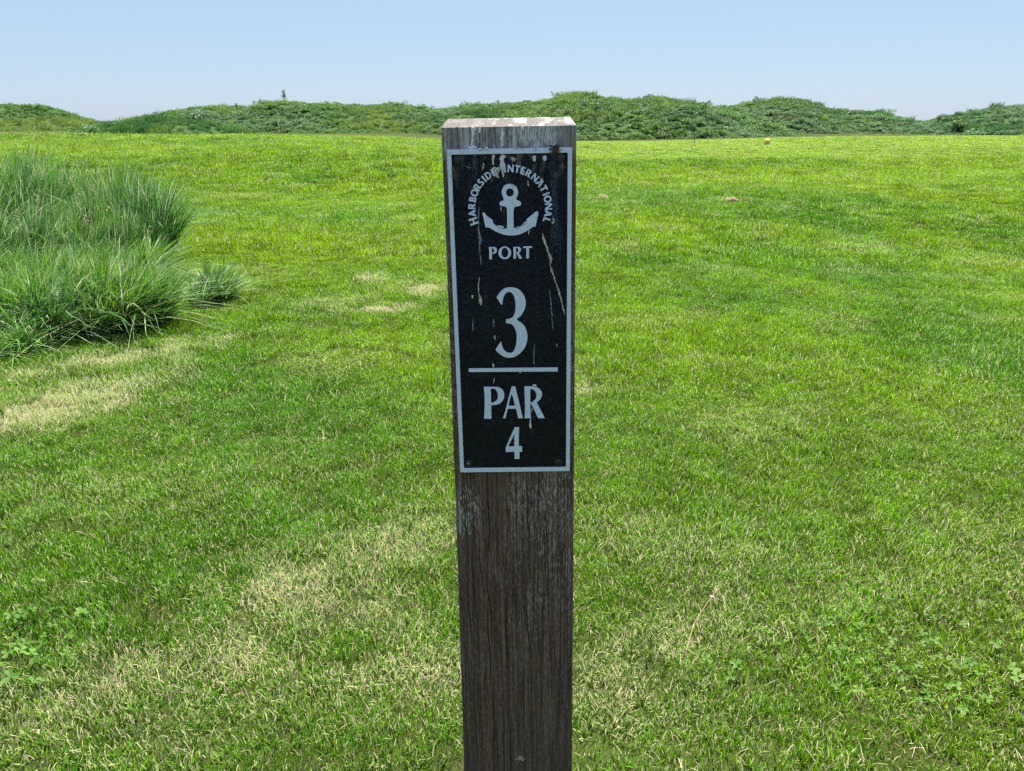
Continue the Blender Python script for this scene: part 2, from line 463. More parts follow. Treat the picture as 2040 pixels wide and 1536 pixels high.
sapling('tiny sapling on the ridge, furthest left of the three saplings', -18.0, 54, on_mound('broad', -18.0, 54) + .02, .48, .14, 80, 3)
sapling('small upright shrub on the slope of the mound at right', 26.98, 52, on_mound('east', 26.98, 52), .52, .14, 120, 4, 'shrub', 'shrub')
def bush(label, x, y, z, rad, hgt, seed):
    q = np.random.default_rng(seed); r = empty('bush', (x, y, z)); tag(r, label, 'bush')
    parts, C = [], []
    for j in range(9):
        a = q.uniform(0, 6.28); f = q.uniform(.2, .8); e = np.array([rad * f * math.cos(a), rad * f * math.sin(a), hgt * q.uniform(.4, .75)])
        parts.append(tube([(0, 0, -.1), e * (.5, .5, .6), e], [.02, .014, .006], 5))
        u = q.normal(size=(90, 3)); u /= np.linalg.norm(u, axis=1)[:, None]
        C.append(e + u * np.array([rad * .42, rad * .42, hgt * .33]) * q.uniform(.5, 1.05, (90, 1)))
    C = np.concatenate(C); C[:, 2] = np.maximum(C[:, 2], .02)
    V, F = join(parts); mesh_obj('stems', V, F, bark, r)
    V, F = leaf_quads(C, .11, q); mesh_obj('crown', V, F, sap_mat, r, attrs={'rnd': np.repeat(q.uniform(0, 1, len(C)), 4)})
bush('dark rounded bush at the foot of the mound at right', 25.6, 47, on_mound('east', 25.6, 47) - .05, .62, .62, 5)

# ---------------------------------------------------------------- the lawn
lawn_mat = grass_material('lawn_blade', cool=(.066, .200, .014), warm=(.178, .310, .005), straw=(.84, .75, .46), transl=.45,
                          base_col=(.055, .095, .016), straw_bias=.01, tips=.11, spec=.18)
def tuft_proto(k, n=150, rad=.045, h=.0235, wd=.0015, mown=True):
    q = np.random.default_rng(500 + k)
    a = q.uniform(0, 6.28, n); r = rad * np.sqrt(q.uniform(0, 1, n))
    base = np.stack([r * np.cos(a), r * np.sin(a), np.full(n, -.004)], 1)
    hh = h * np.clip(q.normal(.85, .22, n), .3, 1.25)
    lean = np.abs(q.normal(.0, .40, n)) + .08
    wp = (1, .95, .8, .45) if mown else (1, .95, .7, .12)
    V, F, T, vpb = blades(base, hh, wd * q.uniform(.6, 1.35, n), lean, q.uniform(0, 6.28, n), q.uniform(0, 3.14, n), wprof=wp)
    # a little litter: lying dry blades
    m = 12
    b2 = np.stack([q.uniform(-rad, rad, m), q.uniform(-rad, rad, m), q.uniform(.002, .016, m)], 1)
    V2, F2, T2, _ = blades(b2, np.full(m, .004), np.full(m, wd * .8), q.uniform(3, 6, m), q.uniform(0, 6.28, m), q.uniform(0, 3.14, m))
    rnd = np.concatenate([np.repeat(q.uniform(0, 1, n), vpb), np.repeat(q.uniform(0, .3, m), vpb)])
    return mesh_obj('t', np.concatenate([V, V2]), np.concatenate([F, F2 + len(V)]), lawn_mat, attrs={'rnd': rnd, 't': np.concatenate([T, T2])}, link=False)
def coarse_proto(k):
    """a few wider, taller blades the mower missed"""
    q = np.random.default_rng(700 + k); n = 9
    base = np.stack([q.normal(0, .012, n), q.normal(0, .012, n), np.full(n, -.003)], 1)
    V, F, T, vpb = blades(base, q.uniform(.028, .062, n), q.uniform(.0020, .0036, n), q.uniform(.2, .8, n), q.uniform(0, 6.28, n), q.uniform(0, 3.14, n),
                          levels=(0, .25, .5, .75, 1), wprof=(.7, 1, .95, .7, .08))
    return mesh_obj('c', V, F, lawn_mat, attrs={'rnd': np.repeat(q.uniform(.2, 1, n), vpb), 't': T * .8}, link=False)
NT = 10
protos = [tuft_proto(k) for k in range(NT)] + [coarse_proto(k) for k in range(4)]

# bleached patches: centre, half sizes, turn, strength
DRY = [(-1.62, 3.05, .36, .14, .8, .75), (-1.62, 2.45, .42, .20, .9, 1.0), (-1.45, 2.75, .25, .15, .7, .4),
       (-.47, 1.45, .20, .13, .7, .85), (-.28, 1.60, .22, .13, .5, .6), (-.30, 1.38, .16, .12, .2, .4), (-.70, 1.17, .16, .07, .2, .85), (-.52, 1.19, .18, .07, .1, .6),
       (-.50, 4.46, .15, .13, 0, 1.4), (-.66, 3.96, .13, .10, .3, 1.3), (-.86, 4.72, .11, .10, 0, 1.0), (.30, 1.26, .20, .10, .4, .55),
       (.18, 1.13, .20, .09, 0, .5), (.42, 1.58, .22, .18, 0, .18), (.26, 2.72, .10, .10, 0, .5), (2.72, 6.24, .5, .20, 0, .22),
       (3.38, 5.71, .25, .08, 0, .4), (-.17, 1.15, .22, .08, 0, .55), (.70, 1.40, .25, .10, 0, .15), (-1.0, 4.1, .25, .15, 0, .2),
       (2.27, 8.33, .22, .12, 0, .3), (1.0, 8.96, .18, .10, 0, .25), (-3.2, 9.5, .6, .25, .2, .18), (-.9, 1.05, .3, .1, 0, .4)]
def dryness(x, y):
    d = np.zeros_like(x)
    wob = np.clip(1 + .7 * fnoise(x, y, 16., 61) + .4 * fnoise(x, y, 40., 63), .25, 3)
    for cx, cy, a, b, th, s in DRY:
        u = (x - cx) * math.cos(th) + (y - cy) * math.sin(th); v = -(x - cx) * math.sin(th) + (y - cy) * math.cos(th)
        d = np.maximum(d, s * .60 * np.exp(-((u / a) ** 2 + (v / b) ** 2) * 1.9 * wob))
    base = .012 + .07 * np.clip(fnoise(x, y, 5., 62), 0, 1) + .03 * (1 - sm(y, 1.3, 4)) + .025 * (1 - sm(y, 1.0, 1.6))
    return np.clip(d + base, 0, .95)
def lushness(x, y):
    v = .52 + .36 * fnoise(x, y, .9, 71) + .28 * fnoise(x, y, 3.1, 72)
    v = v - .24 * sm(y, 4.5, 10) + .16 * sm(x, .5, 2.5) * (1 - sm(y, 6, 9))
    return np.clip(v, 0, 1)

P, SC, IX, DR, LU, RO = [], [], [], [], [], []
def zone(y0, y1, dens, s_lo, s_hi, zf, seed, margin=1.2, cut=None):
    q = np.random.default_rng(seed)
    hw = y1 * .72 + margin
    cell = dens ** -.5                                                # evenly spread, jittered
    gx_, gy_ = np.meshgrid(np.arange(-hw, hw, cell), np.arange(y0, y1, cell))
    x = gx_.ravel() + q.uniform(-.55, .55, gx_.size) * cell; y = gy_.ravel() + q.uniform(-.55, .55, gx_.size) * cell
    keep = np.abs(x) < np.maximum(y, .6) * .72 + margin
    keep &= ~((np.abs(x) < .068) & (np.abs(y - .915) < .068))         # the post stands here
    x, y = x[keep], y[keep]; n = len(x)
    tee = sm(x, -2.5, 1) * sm(y, 13.8, 15.0)                          # close mown tee
    s = q.uniform(s_lo, s_hi, n)
    hz = zf * (1 - .62 * tee) * np.clip(1 + .22 * fnoise(x, y, 2.2, 81) + .16 * fnoise(x, y, 9., 82), .72, 1.5) * q.uniform(.75, 1.2, n)
    hz *= 1 - .35 * np.clip(dryness(x, y) - .2, 0, 1)
    coarse = (q.uniform(0, 1, n) < .012 + .03 * np.clip(fnoise(x, y, 2.6, 83), 0, 1)) & (tee < .3) & (y < 9)
    idx = np.where(coarse, q.integers(NT, NT + 4, n), q.integers(0, NT, n))
    P.append(np.stack([x, y, ground_z(x, y)], 1)); SC.append(np.stack([s, s, s * np.maximum(hz, .3)], 1)); IX.append(idx)
    DR.append(dryness(x, y) * np.where(coarse, .1, 1)); LU.append(np.clip(lushness(x, y) - .35 * tee + q.normal(0, .08, n), 0, 1))
    RO.append(np.stack([q.normal(0, .06, n), q.normal(0, .06, n), q.uniform(0, 6.28, n)], 1))
zone(-.8, .5, 220, .9, 1.2, 1.0, 1)
zone(.5, 2.6, 470, .85, 1.15, 1.0, 2)
zone(2.6, 5.5, 250, 1.1, 1.5, 1.1, 3)
zone(5.5, 10., 120, 1.6, 2.2, 1.2, 4, 2.0)
zone(10., 17.5, 50, 2.5, 3.4, 1.05, 5, 2.5)
zone(17.5, 36., 20, 3.8, 5.2, .7, 6, 3.0)
o = scatter('lawn_grass', np.concatenate(P), np.concatenate(RO), np.concatenate(SC), np.concatenate(IX), protos,
            {'dry': np.concatenate(DR), 'lush': np.concatenate(LU)})
tag(o, 'short mown green grass with bleached straw patches', 'grass', kind='stuff')
print('lawn tufts', sum(len(a) for a in P))

# ---------------------------------------------------------------- unmown fescue at left
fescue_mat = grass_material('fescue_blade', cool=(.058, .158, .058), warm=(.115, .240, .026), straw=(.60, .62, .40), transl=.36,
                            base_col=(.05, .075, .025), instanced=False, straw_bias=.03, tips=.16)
seed_mat = Mat('seed_head'); seed_mat = seed_mat.done(leaf_shader(seed_mat, seed_mat.mix(seed_mat.attr('rnd'), (.30, .33, .20), (.40, .38, .22)), .3))
def fescue(label, cx, cy, rx, ry, n, h, lean, wind, seed, lush=.75, heads=60, lying=.15, th=0.):
    q = np.random.default_rng(seed)
    r = empty('fescue_clump', (cx, cy, float(ground_z(cx, cy))))
    tag(r, label, 'grass clump', 'unmown fescue at the left')
    a = q.uniform(0, 6.28, n); rad = q.uniform(0, 1, n) ** .55
    lx, ly = rad * np.cos(a) * rx, rad * np.sin(a) * ry
    lx, ly = lx * math.cos(th) - ly * math.sin(th), lx * math.sin(th) + ly * math.cos(th)
    # blades gather into tussocks
    K = max(6, int(rx * ry * math.pi / .012)); kk = q.integers(0, n, K); kx, ky = lx[kk], ly[kk]
    own = np.argmin((lx[:, None] - kx) ** 2 + (ly[:, None] - ky) ** 2, 1)
    ox, oy = lx - kx[own], ly - ky[own]
    lx = kx[own] + ox * .6; ly = ky[own] + oy * .6
    th_k, ta_k = q.uniform(.78, 1.12, K)[own], q.normal(0, .45, K)[own]; tl_k = q.uniform(.5, 1.5, K)[own]; tc_k = q.normal(0, .22, K)[own]
    z = ground_z(cx + lx, cy + ly) - r.location.z
    hmap = 1 + .28 * fnoise(cx + lx, cy + ly, 4.5, seed) + .15 * fnoise(cx + lx, cy + ly, 12., seed + 1)
    hh = h * hmap * th_k * np.clip(q.normal(.92, .14, n), .35, 1.2) * (1 - .25 * rad ** 5)
    la = lean * np.abs(q.normal(1, .4, n)) * (1 + .4 * fnoise(cx + lx, cy + ly, 7., seed + 2))
    la = la * tl_k
    out = np.arctan2(oy, ox); az = wind + ta_k + .75 * np.sin(out - wind) + q.normal(0, .95, n) + .35 * fnoise(cx + lx, cy + ly, 5., seed + 3)
    ly_ = q.uniform(0, 1, n) < lying
    la = np.where(ly_, la * 2.2, la); az = np.where(ly_, az + q.normal(0, .9, n), az)
    V, F, T, vpb = blades(np.stack([lx, ly, z - .01], 1), hh, q.uniform(.0035, .0100, n), la, az, q.uniform(0, 3.14, n),
                          levels=(0, .2, .4, .6, .8, 1.), wprof=(.8, 1, .95, .8, .5, .06), droop=.24)
    lu = np.clip(lush + tc_k + .35 * fnoise(cx + lx, cy + ly, 6., seed + 4) + q.normal(0, .1, n), 0, 1)
    bl = mesh_obj('blades', V, F, fescue_mat, r, attrs={'rnd': np.repeat(q.uniform(0, 1, n), vpb), 't': T, 'lush': np.repeat(lu, vpb), 'dry': np.repeat(np.full(n, .03), vpb)})
    bl['kind'] = 'stuff'
    # flowering stems with feathery heads
    if heads:
        k = q.integers(0, n, heads)
        parts_V, parts_F, R_, m = [], [], [], 0
        for i in k:
            b = np.array([lx[i], ly[i], z[i]]); H = h * q.uniform(.95, 1.25); L = lean * H * .6; A = wind + q.normal(0, .4)
            tip = b + np.array([L * math.cos(A), L * math.sin(A), H]); mid = b + (tip - b) * .55 - np.array([L * .12 * math.cos(A), L * .12 * math.sin(A), 0])
            v, f = tube([b, mid, tip], [.0011, .0009, .0006], 4)
            parts_V.append(v); parts_F += [tuple(int(u) + m for u in g) for g in f]; R_ += [q.uniform(0, 1)] * len(v); m += len(v)
            C = tip - (tip - mid) * q.uniform(0, .42, (16, 1)) + q.normal(0, .005, (16, 3))
            v, f = leaf_quads(C, .013, q, .8)
            parts_V.append(v); parts_F += [tuple(int(u) + m for u in g) for g in f]; R_ += [q.uniform(0, 1)] * len(v); m += len(v)
        mesh_obj('seed_heads', np.concatenate(parts_V), parts_F, seed_mat, r, attrs={'rnd': R_})['kind'] = 'stuff'
    return r
fescue('tall blue-green fescue at the far left, the rearmost and widest unmown clump', -3.85, 5.80, 1.20, .75, 19000, .50, .40, .1, 11, .85, 24, .14)
fescue('upright dark fescue forming the right rear corner of the unmown patch', -2.62, 5.00, .42, .52, 10000, .45, .22, .1, 12, .85, 6, .08)
fescue('pale flattened fescue lying over in the middle of the unmown patch', -2.58, 4.35, .56, .50, 11000, .35, .42, .25, 13, .62, 10, .40)
fescue('fescue at the left picture edge, in front of the widest unmown clump', -3.40, 4.60, .55, .55, 8500, .36, .45, .3, 14, .70, 10, .15)
fescue('shaggy green fescue at the front of the unmown patch above the straw', -2.06, 3.68, .40, .38, 10000, .30, .34, .35, 15, .45, 4, .38)
fescue('low fescue running off the left picture edge beside the straw patch', -2.50, 3.32, .55, .46, 9500, .22, .5, .3, 16, .40, 3, .32)
fescue('small separate tuft of dark grass to the right of the unmown patch', -1.62, 4.18, .13, .20, 1200, .19, .35, .5, 17, .5, 0, .25)

# ---------------------------------------------------------------- sign post
ZC = 0.7395                                    # height of the plaque's centre on the post
POST_ROT = (0, math.radians(-0.982), math.radians(-0.499))
Rm = Matrix.Rotation(POST_ROT[2], 4, 'Z') @ Matrix.Rotation(POST_ROT[1], 4, 'Y')
base = Vector((0.0004, 0.8398, EYE - 0.2105)) - (Rm @ Vector((0, -.074, ZC)))
sign = empty('tee_sign_post', base, POST_ROT)
tag(sign, 'weathered square timber post with black hole plaque reading Port 3 Par 4', 'sign post')
# local frame: x right, y away from the camera, z up; the plaque's face is at y = -0.074, the timber's front face at -0.070
YF = -0.070; YP = -0.0740

# --- weathered timber
M = Mat('weathered_timber')
oc = M.obj(); sx, sy, sz = M.sep(oc)
gr = M.noise(M.mapping(oc, (520, 520, 9)), 1., 5, .62)
gr2 = M.noise(M.mapping(oc, (850, 850, 130), (3, 1, 2)), 1., 4, .65)
gr3 = M.noise(M.mapping(oc, (90, 90, 3), (7, 0, 0)), 1., 3, .5)
col = M.mix(M.ramp(gr, .30, .72), (.050, .027, .018), (.165, .098, .070))
col = M.mix(M.math('MULTIPLY', M.ramp(gr3, .5, .72), .7), col, (.19, .095, .063))
fl = M.ramp(M.math('ADD', M.math('MULTIPLY', gr2, .75), M.math('MULTIPLY', gr, .35)), .545, .64)       # flakes of grey surface fibre
lowf = M.noise(M.mapping(oc, (22, 22, 9), (1, 4, 0)), 1., 3, .55)
def spot(cx, cz, rx, rz):
    a = M.math('DIVIDE', M.math('SUBTRACT', sx, cx), rx); b = M.math('DIVIDE', M.math('SUBTRACT', sz, cz), rz)
    return M.ramp(M.math('ADD', M.math('MULTIPLY', a, a), M.math('MULTIPLY', b, b)), 0., 1., 1., 0.)
area = M.math('MULTIPLY', M.ramp(lowf, .40, .70), M.ramp(sz, ZC - .50, ZC - .20))
area = M.math('MAXIMUM', M.math('ADD', .16, M.math('MULTIPLY', area, .6)), spot(-.062, ZC - .235, .026, .050))
area = M.math('MAXIMUM', area, M.math('MULTIPLY', spot(.016, ZC - .225, .040, .060), .55))
topm = M.ramp(sz, ZC + .165, ZC + .186)
speck = M.ramp(M.noise(M.mapping(oc, (420, 420, 150), (8, 8, 1)), 1., 4, .7), .42, .60)
col = M.mix(M.math('MULTIPLY', speck, .5), col, (.036, .024, .018))
col = M.mix(M.math('MULTIPLY', fl, area, clamp=True), col, (.42, .40, .39))
# the crown of the post has bleached grey, with pale runs
tgrey = M.mix(M.ramp(gr, .3, .7), (.085, .070, .065), (.33, .29, .28))
tgrey = M.mix(M.math('MULTIPLY', M.ramp(gr2, .5, .62), M.ramp(sx, .085, .01)), tgrey, (.40, .39, .40))
run = M.ramp(M.noise(M.mapping(oc, (110, 20, 5), (0, 0, 3)), 1., 4, .6), .52, .68)
tgrey = M.mix(M.math('MULTIPLY', run, .75), tgrey, (.55, .56, .58))
tgrey = M.mix(spot(.030, ZC + .200, .030, .022), tgrey, M.mix(M.ramp(gr2, .38, .62), (.20, .19, .19), (.60, .61, .62)))
col = M.mix(topm, col, tgrey)
# chamfers: dry bleached end grain with splashed lime
cham = M.ramp(sz, ZC + .2045, ZC + .2055)
blot = M.ramp(M.noise(M.mapping(oc, (75, 75, 75), (2, 5, 1)), 1., 4, .55), .50, .58)
ch = M.mix(M.ramp(gr2, .35, .65), (.17, .145, .13), (.29, .26, .24))
ch = M.mix(M.math('MULTIPLY', blot, M.ramp(sx, -.04, .02, .30, .85)), ch, (.50, .48, .45))
col = M.mix(cham, col, ch)
# brown mixed in towards the ground
col = M.mix(M.ramp(sz, .30, .02, 0, .35), col, (.09, .068, .052))
timber = M.done(M.principled(col, .86, 0, .25, M.math('ADD', gr, M.math('MULTIPLY', gr2, .9)), .45, .0012))

q = np.random.default_rng(3)
NF = 230
zs = np.concatenate([np.linspace(-.16, ZC - .20, 210), np.linspace(ZC - .195, ZC + .180, 60), np.linspace(ZC + .183, ZC + .2047, 14)])
fr = .0045
def half_widths(z):
    f = np.clip((ZC + .2047 - z) / .84, 0, 1.1)
    return -(.0703 + .0075 * f ** 1.6), .0696 + .0018 * f
def outline(z, inset=0.):
    xl, xr = half_widths(z); xl += inset; xr -= inset; yf, yb = YF + inset * 1.9, .070 - inset * 1.9
    pts = []
    def arc(cx, cy, a0, a1, n=5):
        for t in np.linspace(a0, a1, n): pts.append((cx + fr * math.cos(t), cy + fr * math.sin(t)))
    arc(xl + fr, yf + fr, math.pi, 1.5 * math.pi)
    for x in np.linspace(xl + fr, xr - fr, NF)[1:-1]: pts.append((x, yf))
    arc(xr - fr, yf + fr, 1.5 * math.pi, 2 * math.pi)
    for y in np.linspace(yf + fr, yb - fr, 16)[1:-1]: pts.append((xr, y))
    arc(xr - fr, yb - fr, 0, .5 * math.pi)
    for x in np.linspace(xr - fr, xl + fr, 12)[1:-1]: pts.append((x, yb))
    arc(xl + fr, yb - fr, .5 * math.pi, math.pi)
    for y in np.linspace(yb - fr, yf + fr, 16)[1:-1]: pts.append((xl, y))
    return np.array(pts)
rings = np.stack([np.concatenate([outline(z), np.full((len(outline(z)), 1), z)], 1) for z in zs])
# drying checks: narrow wandering grooves in the front face
CR = [(-.047, ZC - .62, ZC - .19, .9), (-.036, ZC - .75, ZC - .21, 1.3), (-.028, ZC - .50, ZC - .22, .7), (-.010, ZC - .74, ZC - .20, 1.5), (.004, ZC - .66, ZC - .30, .8), (.016, ZC - .58, ZC - .20, 1.0),
      (.030, ZC - .55, ZC - .23, .7), (.036, ZC - .45, ZC - .19, 1.1), (.046, ZC - .72, ZC - .26, .9), (.056, ZC - .6, ZC - .2, .6), (-.058, ZC - .74, ZC - .28, .7), (-.020, ZC - .70, ZC - .38, .8), (.024, ZC - .75, ZC - .42, .8),
      (-.033, ZC + .178, ZC + .21, 1.4), (.020, ZC + .178, ZC + .21, .6), (.052, ZC + .178, ZC + .21, .9), (-.052, ZC + .178, ZC + .21, .7)]
X = rings[:, :, 0]; Zr = rings[:, :, 2]; front = (rings[:, :, 1] < YF + .0004)
dep = np.zeros_like(X)
for cx, z0, z1, dpt in CR:
    ph = q.uniform(0, 6.28)
    wob = cx + .0016 * np.sin(Zr * 21 + ph) + .0007 * np.sin(Zr * 67 + ph * 2) + .0035 * np.sin(Zr * 4.3 + ph)
    fade = sm(Zr, z0, z0 + .06) * (1 - sm(Zr, z1 - .03, z1)) if z1 < ZC + .19 else np.ones_like(Zr)
    dep = np.maximum(dep, dpt * .0022 * fade * (.55 + .45 * np.sin(Zr * 33 + ph)) * np.exp(-((X - wob) / .00055) ** 2))
und = .00035 * np.sin(X * 230 + 3 * np.sin(Zr * 5)) + .00015 * np.sin(X * 480 + 5 * np.sin(Zr * 3.3 + X * 60))
rings[:, :, 1] += np.where(front, dep + und, 0)
m = rings.shape[1]
top1 = np.concatenate([outline(ZC + .2047, .0062), np.full((m, 1), ZC + .2131)], 1)
mid1 = (rings[-1] + top1) / 2
allr = np.concatenate([rings, mid1[None], top1[None]])
V = allr.reshape(-1, 3); nr = len(allr)
I = (np.arange(nr - 1)[:, None] * m + np.arange(m)[None, :]); J = (np.arange(nr - 1)[:, None] * m + (np.arange(m)[None, :] + 1) % m)
F = np.stack([I, J, J + m, I + m], -1).reshape(-1, 4)
FL = [tuple(f) for f in F.tolist()] + [tuple(range((nr - 1) * m, nr * m))]
post = mesh_obj('post', V, FL, timber, sign)
tag(post, 'dark weathered timber with grey bleached bevelled top')

# --- black enamelled plaque
PW, PH, PR = .1296, .3664, .0605
M = Mat('black_enamel')
oc = M.obj(); sx, sy, sz = M.sep(oc)
ham = M.noise(M.mapping(oc, (330, 330, 190)), 1., 3, .55)
ham2 = M.noise(M.mapping(oc, (190, 190, 62), (5, 0, 2)), 1., 3, .6)
hmix = M.math('ADD', M.math('MULTIPLY', ham, M.ramp(sz, ZC - .05, ZC + .05)), M.math('MULTIPLY', ham2, M.ramp(sz, ZC + .05, ZC - .05)))
film_sheen = M.noise(M.mapping(oc, (95, 95, 9)), 1., 5, .62)
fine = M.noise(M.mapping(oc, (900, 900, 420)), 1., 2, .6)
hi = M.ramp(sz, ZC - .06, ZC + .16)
fm = M.math('MULTIPLY', M.math('MULTIPLY', M.ramp(film_sheen, .50, .72), M.ramp(fine, .38, .66)), hi)
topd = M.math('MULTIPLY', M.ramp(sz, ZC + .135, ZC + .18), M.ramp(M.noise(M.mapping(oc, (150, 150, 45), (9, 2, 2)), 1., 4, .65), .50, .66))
col = M.mix(M.math('MULTIPLY', fm, .8), (.0020, .0034, .0125), (.09, .130, .205))  # stain film, its blue also painting sky sheen on the upper half
col = M.mix(M.math('MULTIPLY', topd, .7), col, (.21, .185, .15))
rough = M.math('ADD', .13, M.math('MULTIPLY', M.math('MAXIMUM', fm, topd), .5))
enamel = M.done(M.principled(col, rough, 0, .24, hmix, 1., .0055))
# --- bare brushed aluminium
M = Mat('brushed_aluminium')
oc = M.obj(); sx, sy, sz = M.sep(oc)
br = M.noise(M.mapping(oc, (60, 60, 2600)), 1., 3, .6)
pit = M.ramp(M.noise(M.mapping(oc, (800, 800, 800)), 1., 2, .5), .66, .72)
dirt = M.math('MULTIPLY', M.ramp(M.noise(M.mapping(oc, (120, 120, 120), (0, 3, 3)), 1., 4, .6), .54, .68), M.ramp(sz, ZC + .05, ZC + .18, .12, .75))
col = M.mix(br, (.56, .65, .82), (.66, .74, .90))
col = M.mix(M.math('MULTIPLY', pit, .5), col, (.16, .19, .24))
col = M.mix(dirt, col, (.36, .33, .28))
alu = M.done(M.principled(col, .46, .15, .5, br, .12, .0004))
M = Mat('black_screw'); screw_m = M.done(M.principled((.022, .023, .027), .30, .3, .6))
M = Mat('bare_screw'); screw_b = M.done(M.principled((.55, .56, .58), .3, .9))

def rounded(wd, ht, r, n=5):
    p = []
    for cx, cz, a0 in ((wd / 2 - r, ht / 2 - r, 0), (-wd / 2 + r, ht / 2 - r, .5), (-wd / 2 + r, -ht / 2 + r, 1), (wd / 2 - r, -ht / 2 + r, 1.5)):
        for t in np.linspace(a0 * math.pi, (a0 + .5) * math.pi, n): p.append((cx + r * math.cos(t), cz + r * math.sin(t)))
    return np.array(p)
out = rounded(PW - .0012, PH - .0012, .0012)
V = np.concatenate([np.column_stack([out[:, 0], np.full(len(out), YP + .0010), out[:, 1] + ZC]), np.column_stack([out[:, 0], np.full(len(out), YF - .0002), out[:, 1] + ZC])])
n = len(out)
FL = [tuple(range(n))[::-1], tuple(range(n, 2 * n))] + [(i, (i + 1) % n, n + (i + 1) % n, n + i) for i in range(n)]
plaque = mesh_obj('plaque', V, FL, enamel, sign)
tag(plaque, 'black hammered enamel plaque with bare aluminium lettering')
# raised border
oo, ii = rounded(PW, PH, .0012), rounded(.1205, .3558, .0008)
prof = [(oo, YF - .0003), (oo, YP - .0001), (oo * (1 - np.array([.004, .0016])), YP - .0006), (ii * (1 + np.array([.004, .0016])), YP - .0006), (ii, YP - .0001), (ii, YP + .0012)]
V = np.concatenate([np.column_stack([o_[:, 0], np.full(n, y_), o_[:, 1] + ZC]) for o_, y_ in prof])
FL = [(k * n + i, k * n + (i + 1) % n, (k + 1) * n + (i + 1) % n, (k + 1) * n + i) for k in range(len(prof) - 1) for i in range(n)]
tag(mesh_obj('border', V, FL, alu, plaque), 'bare aluminium border around the plaque')

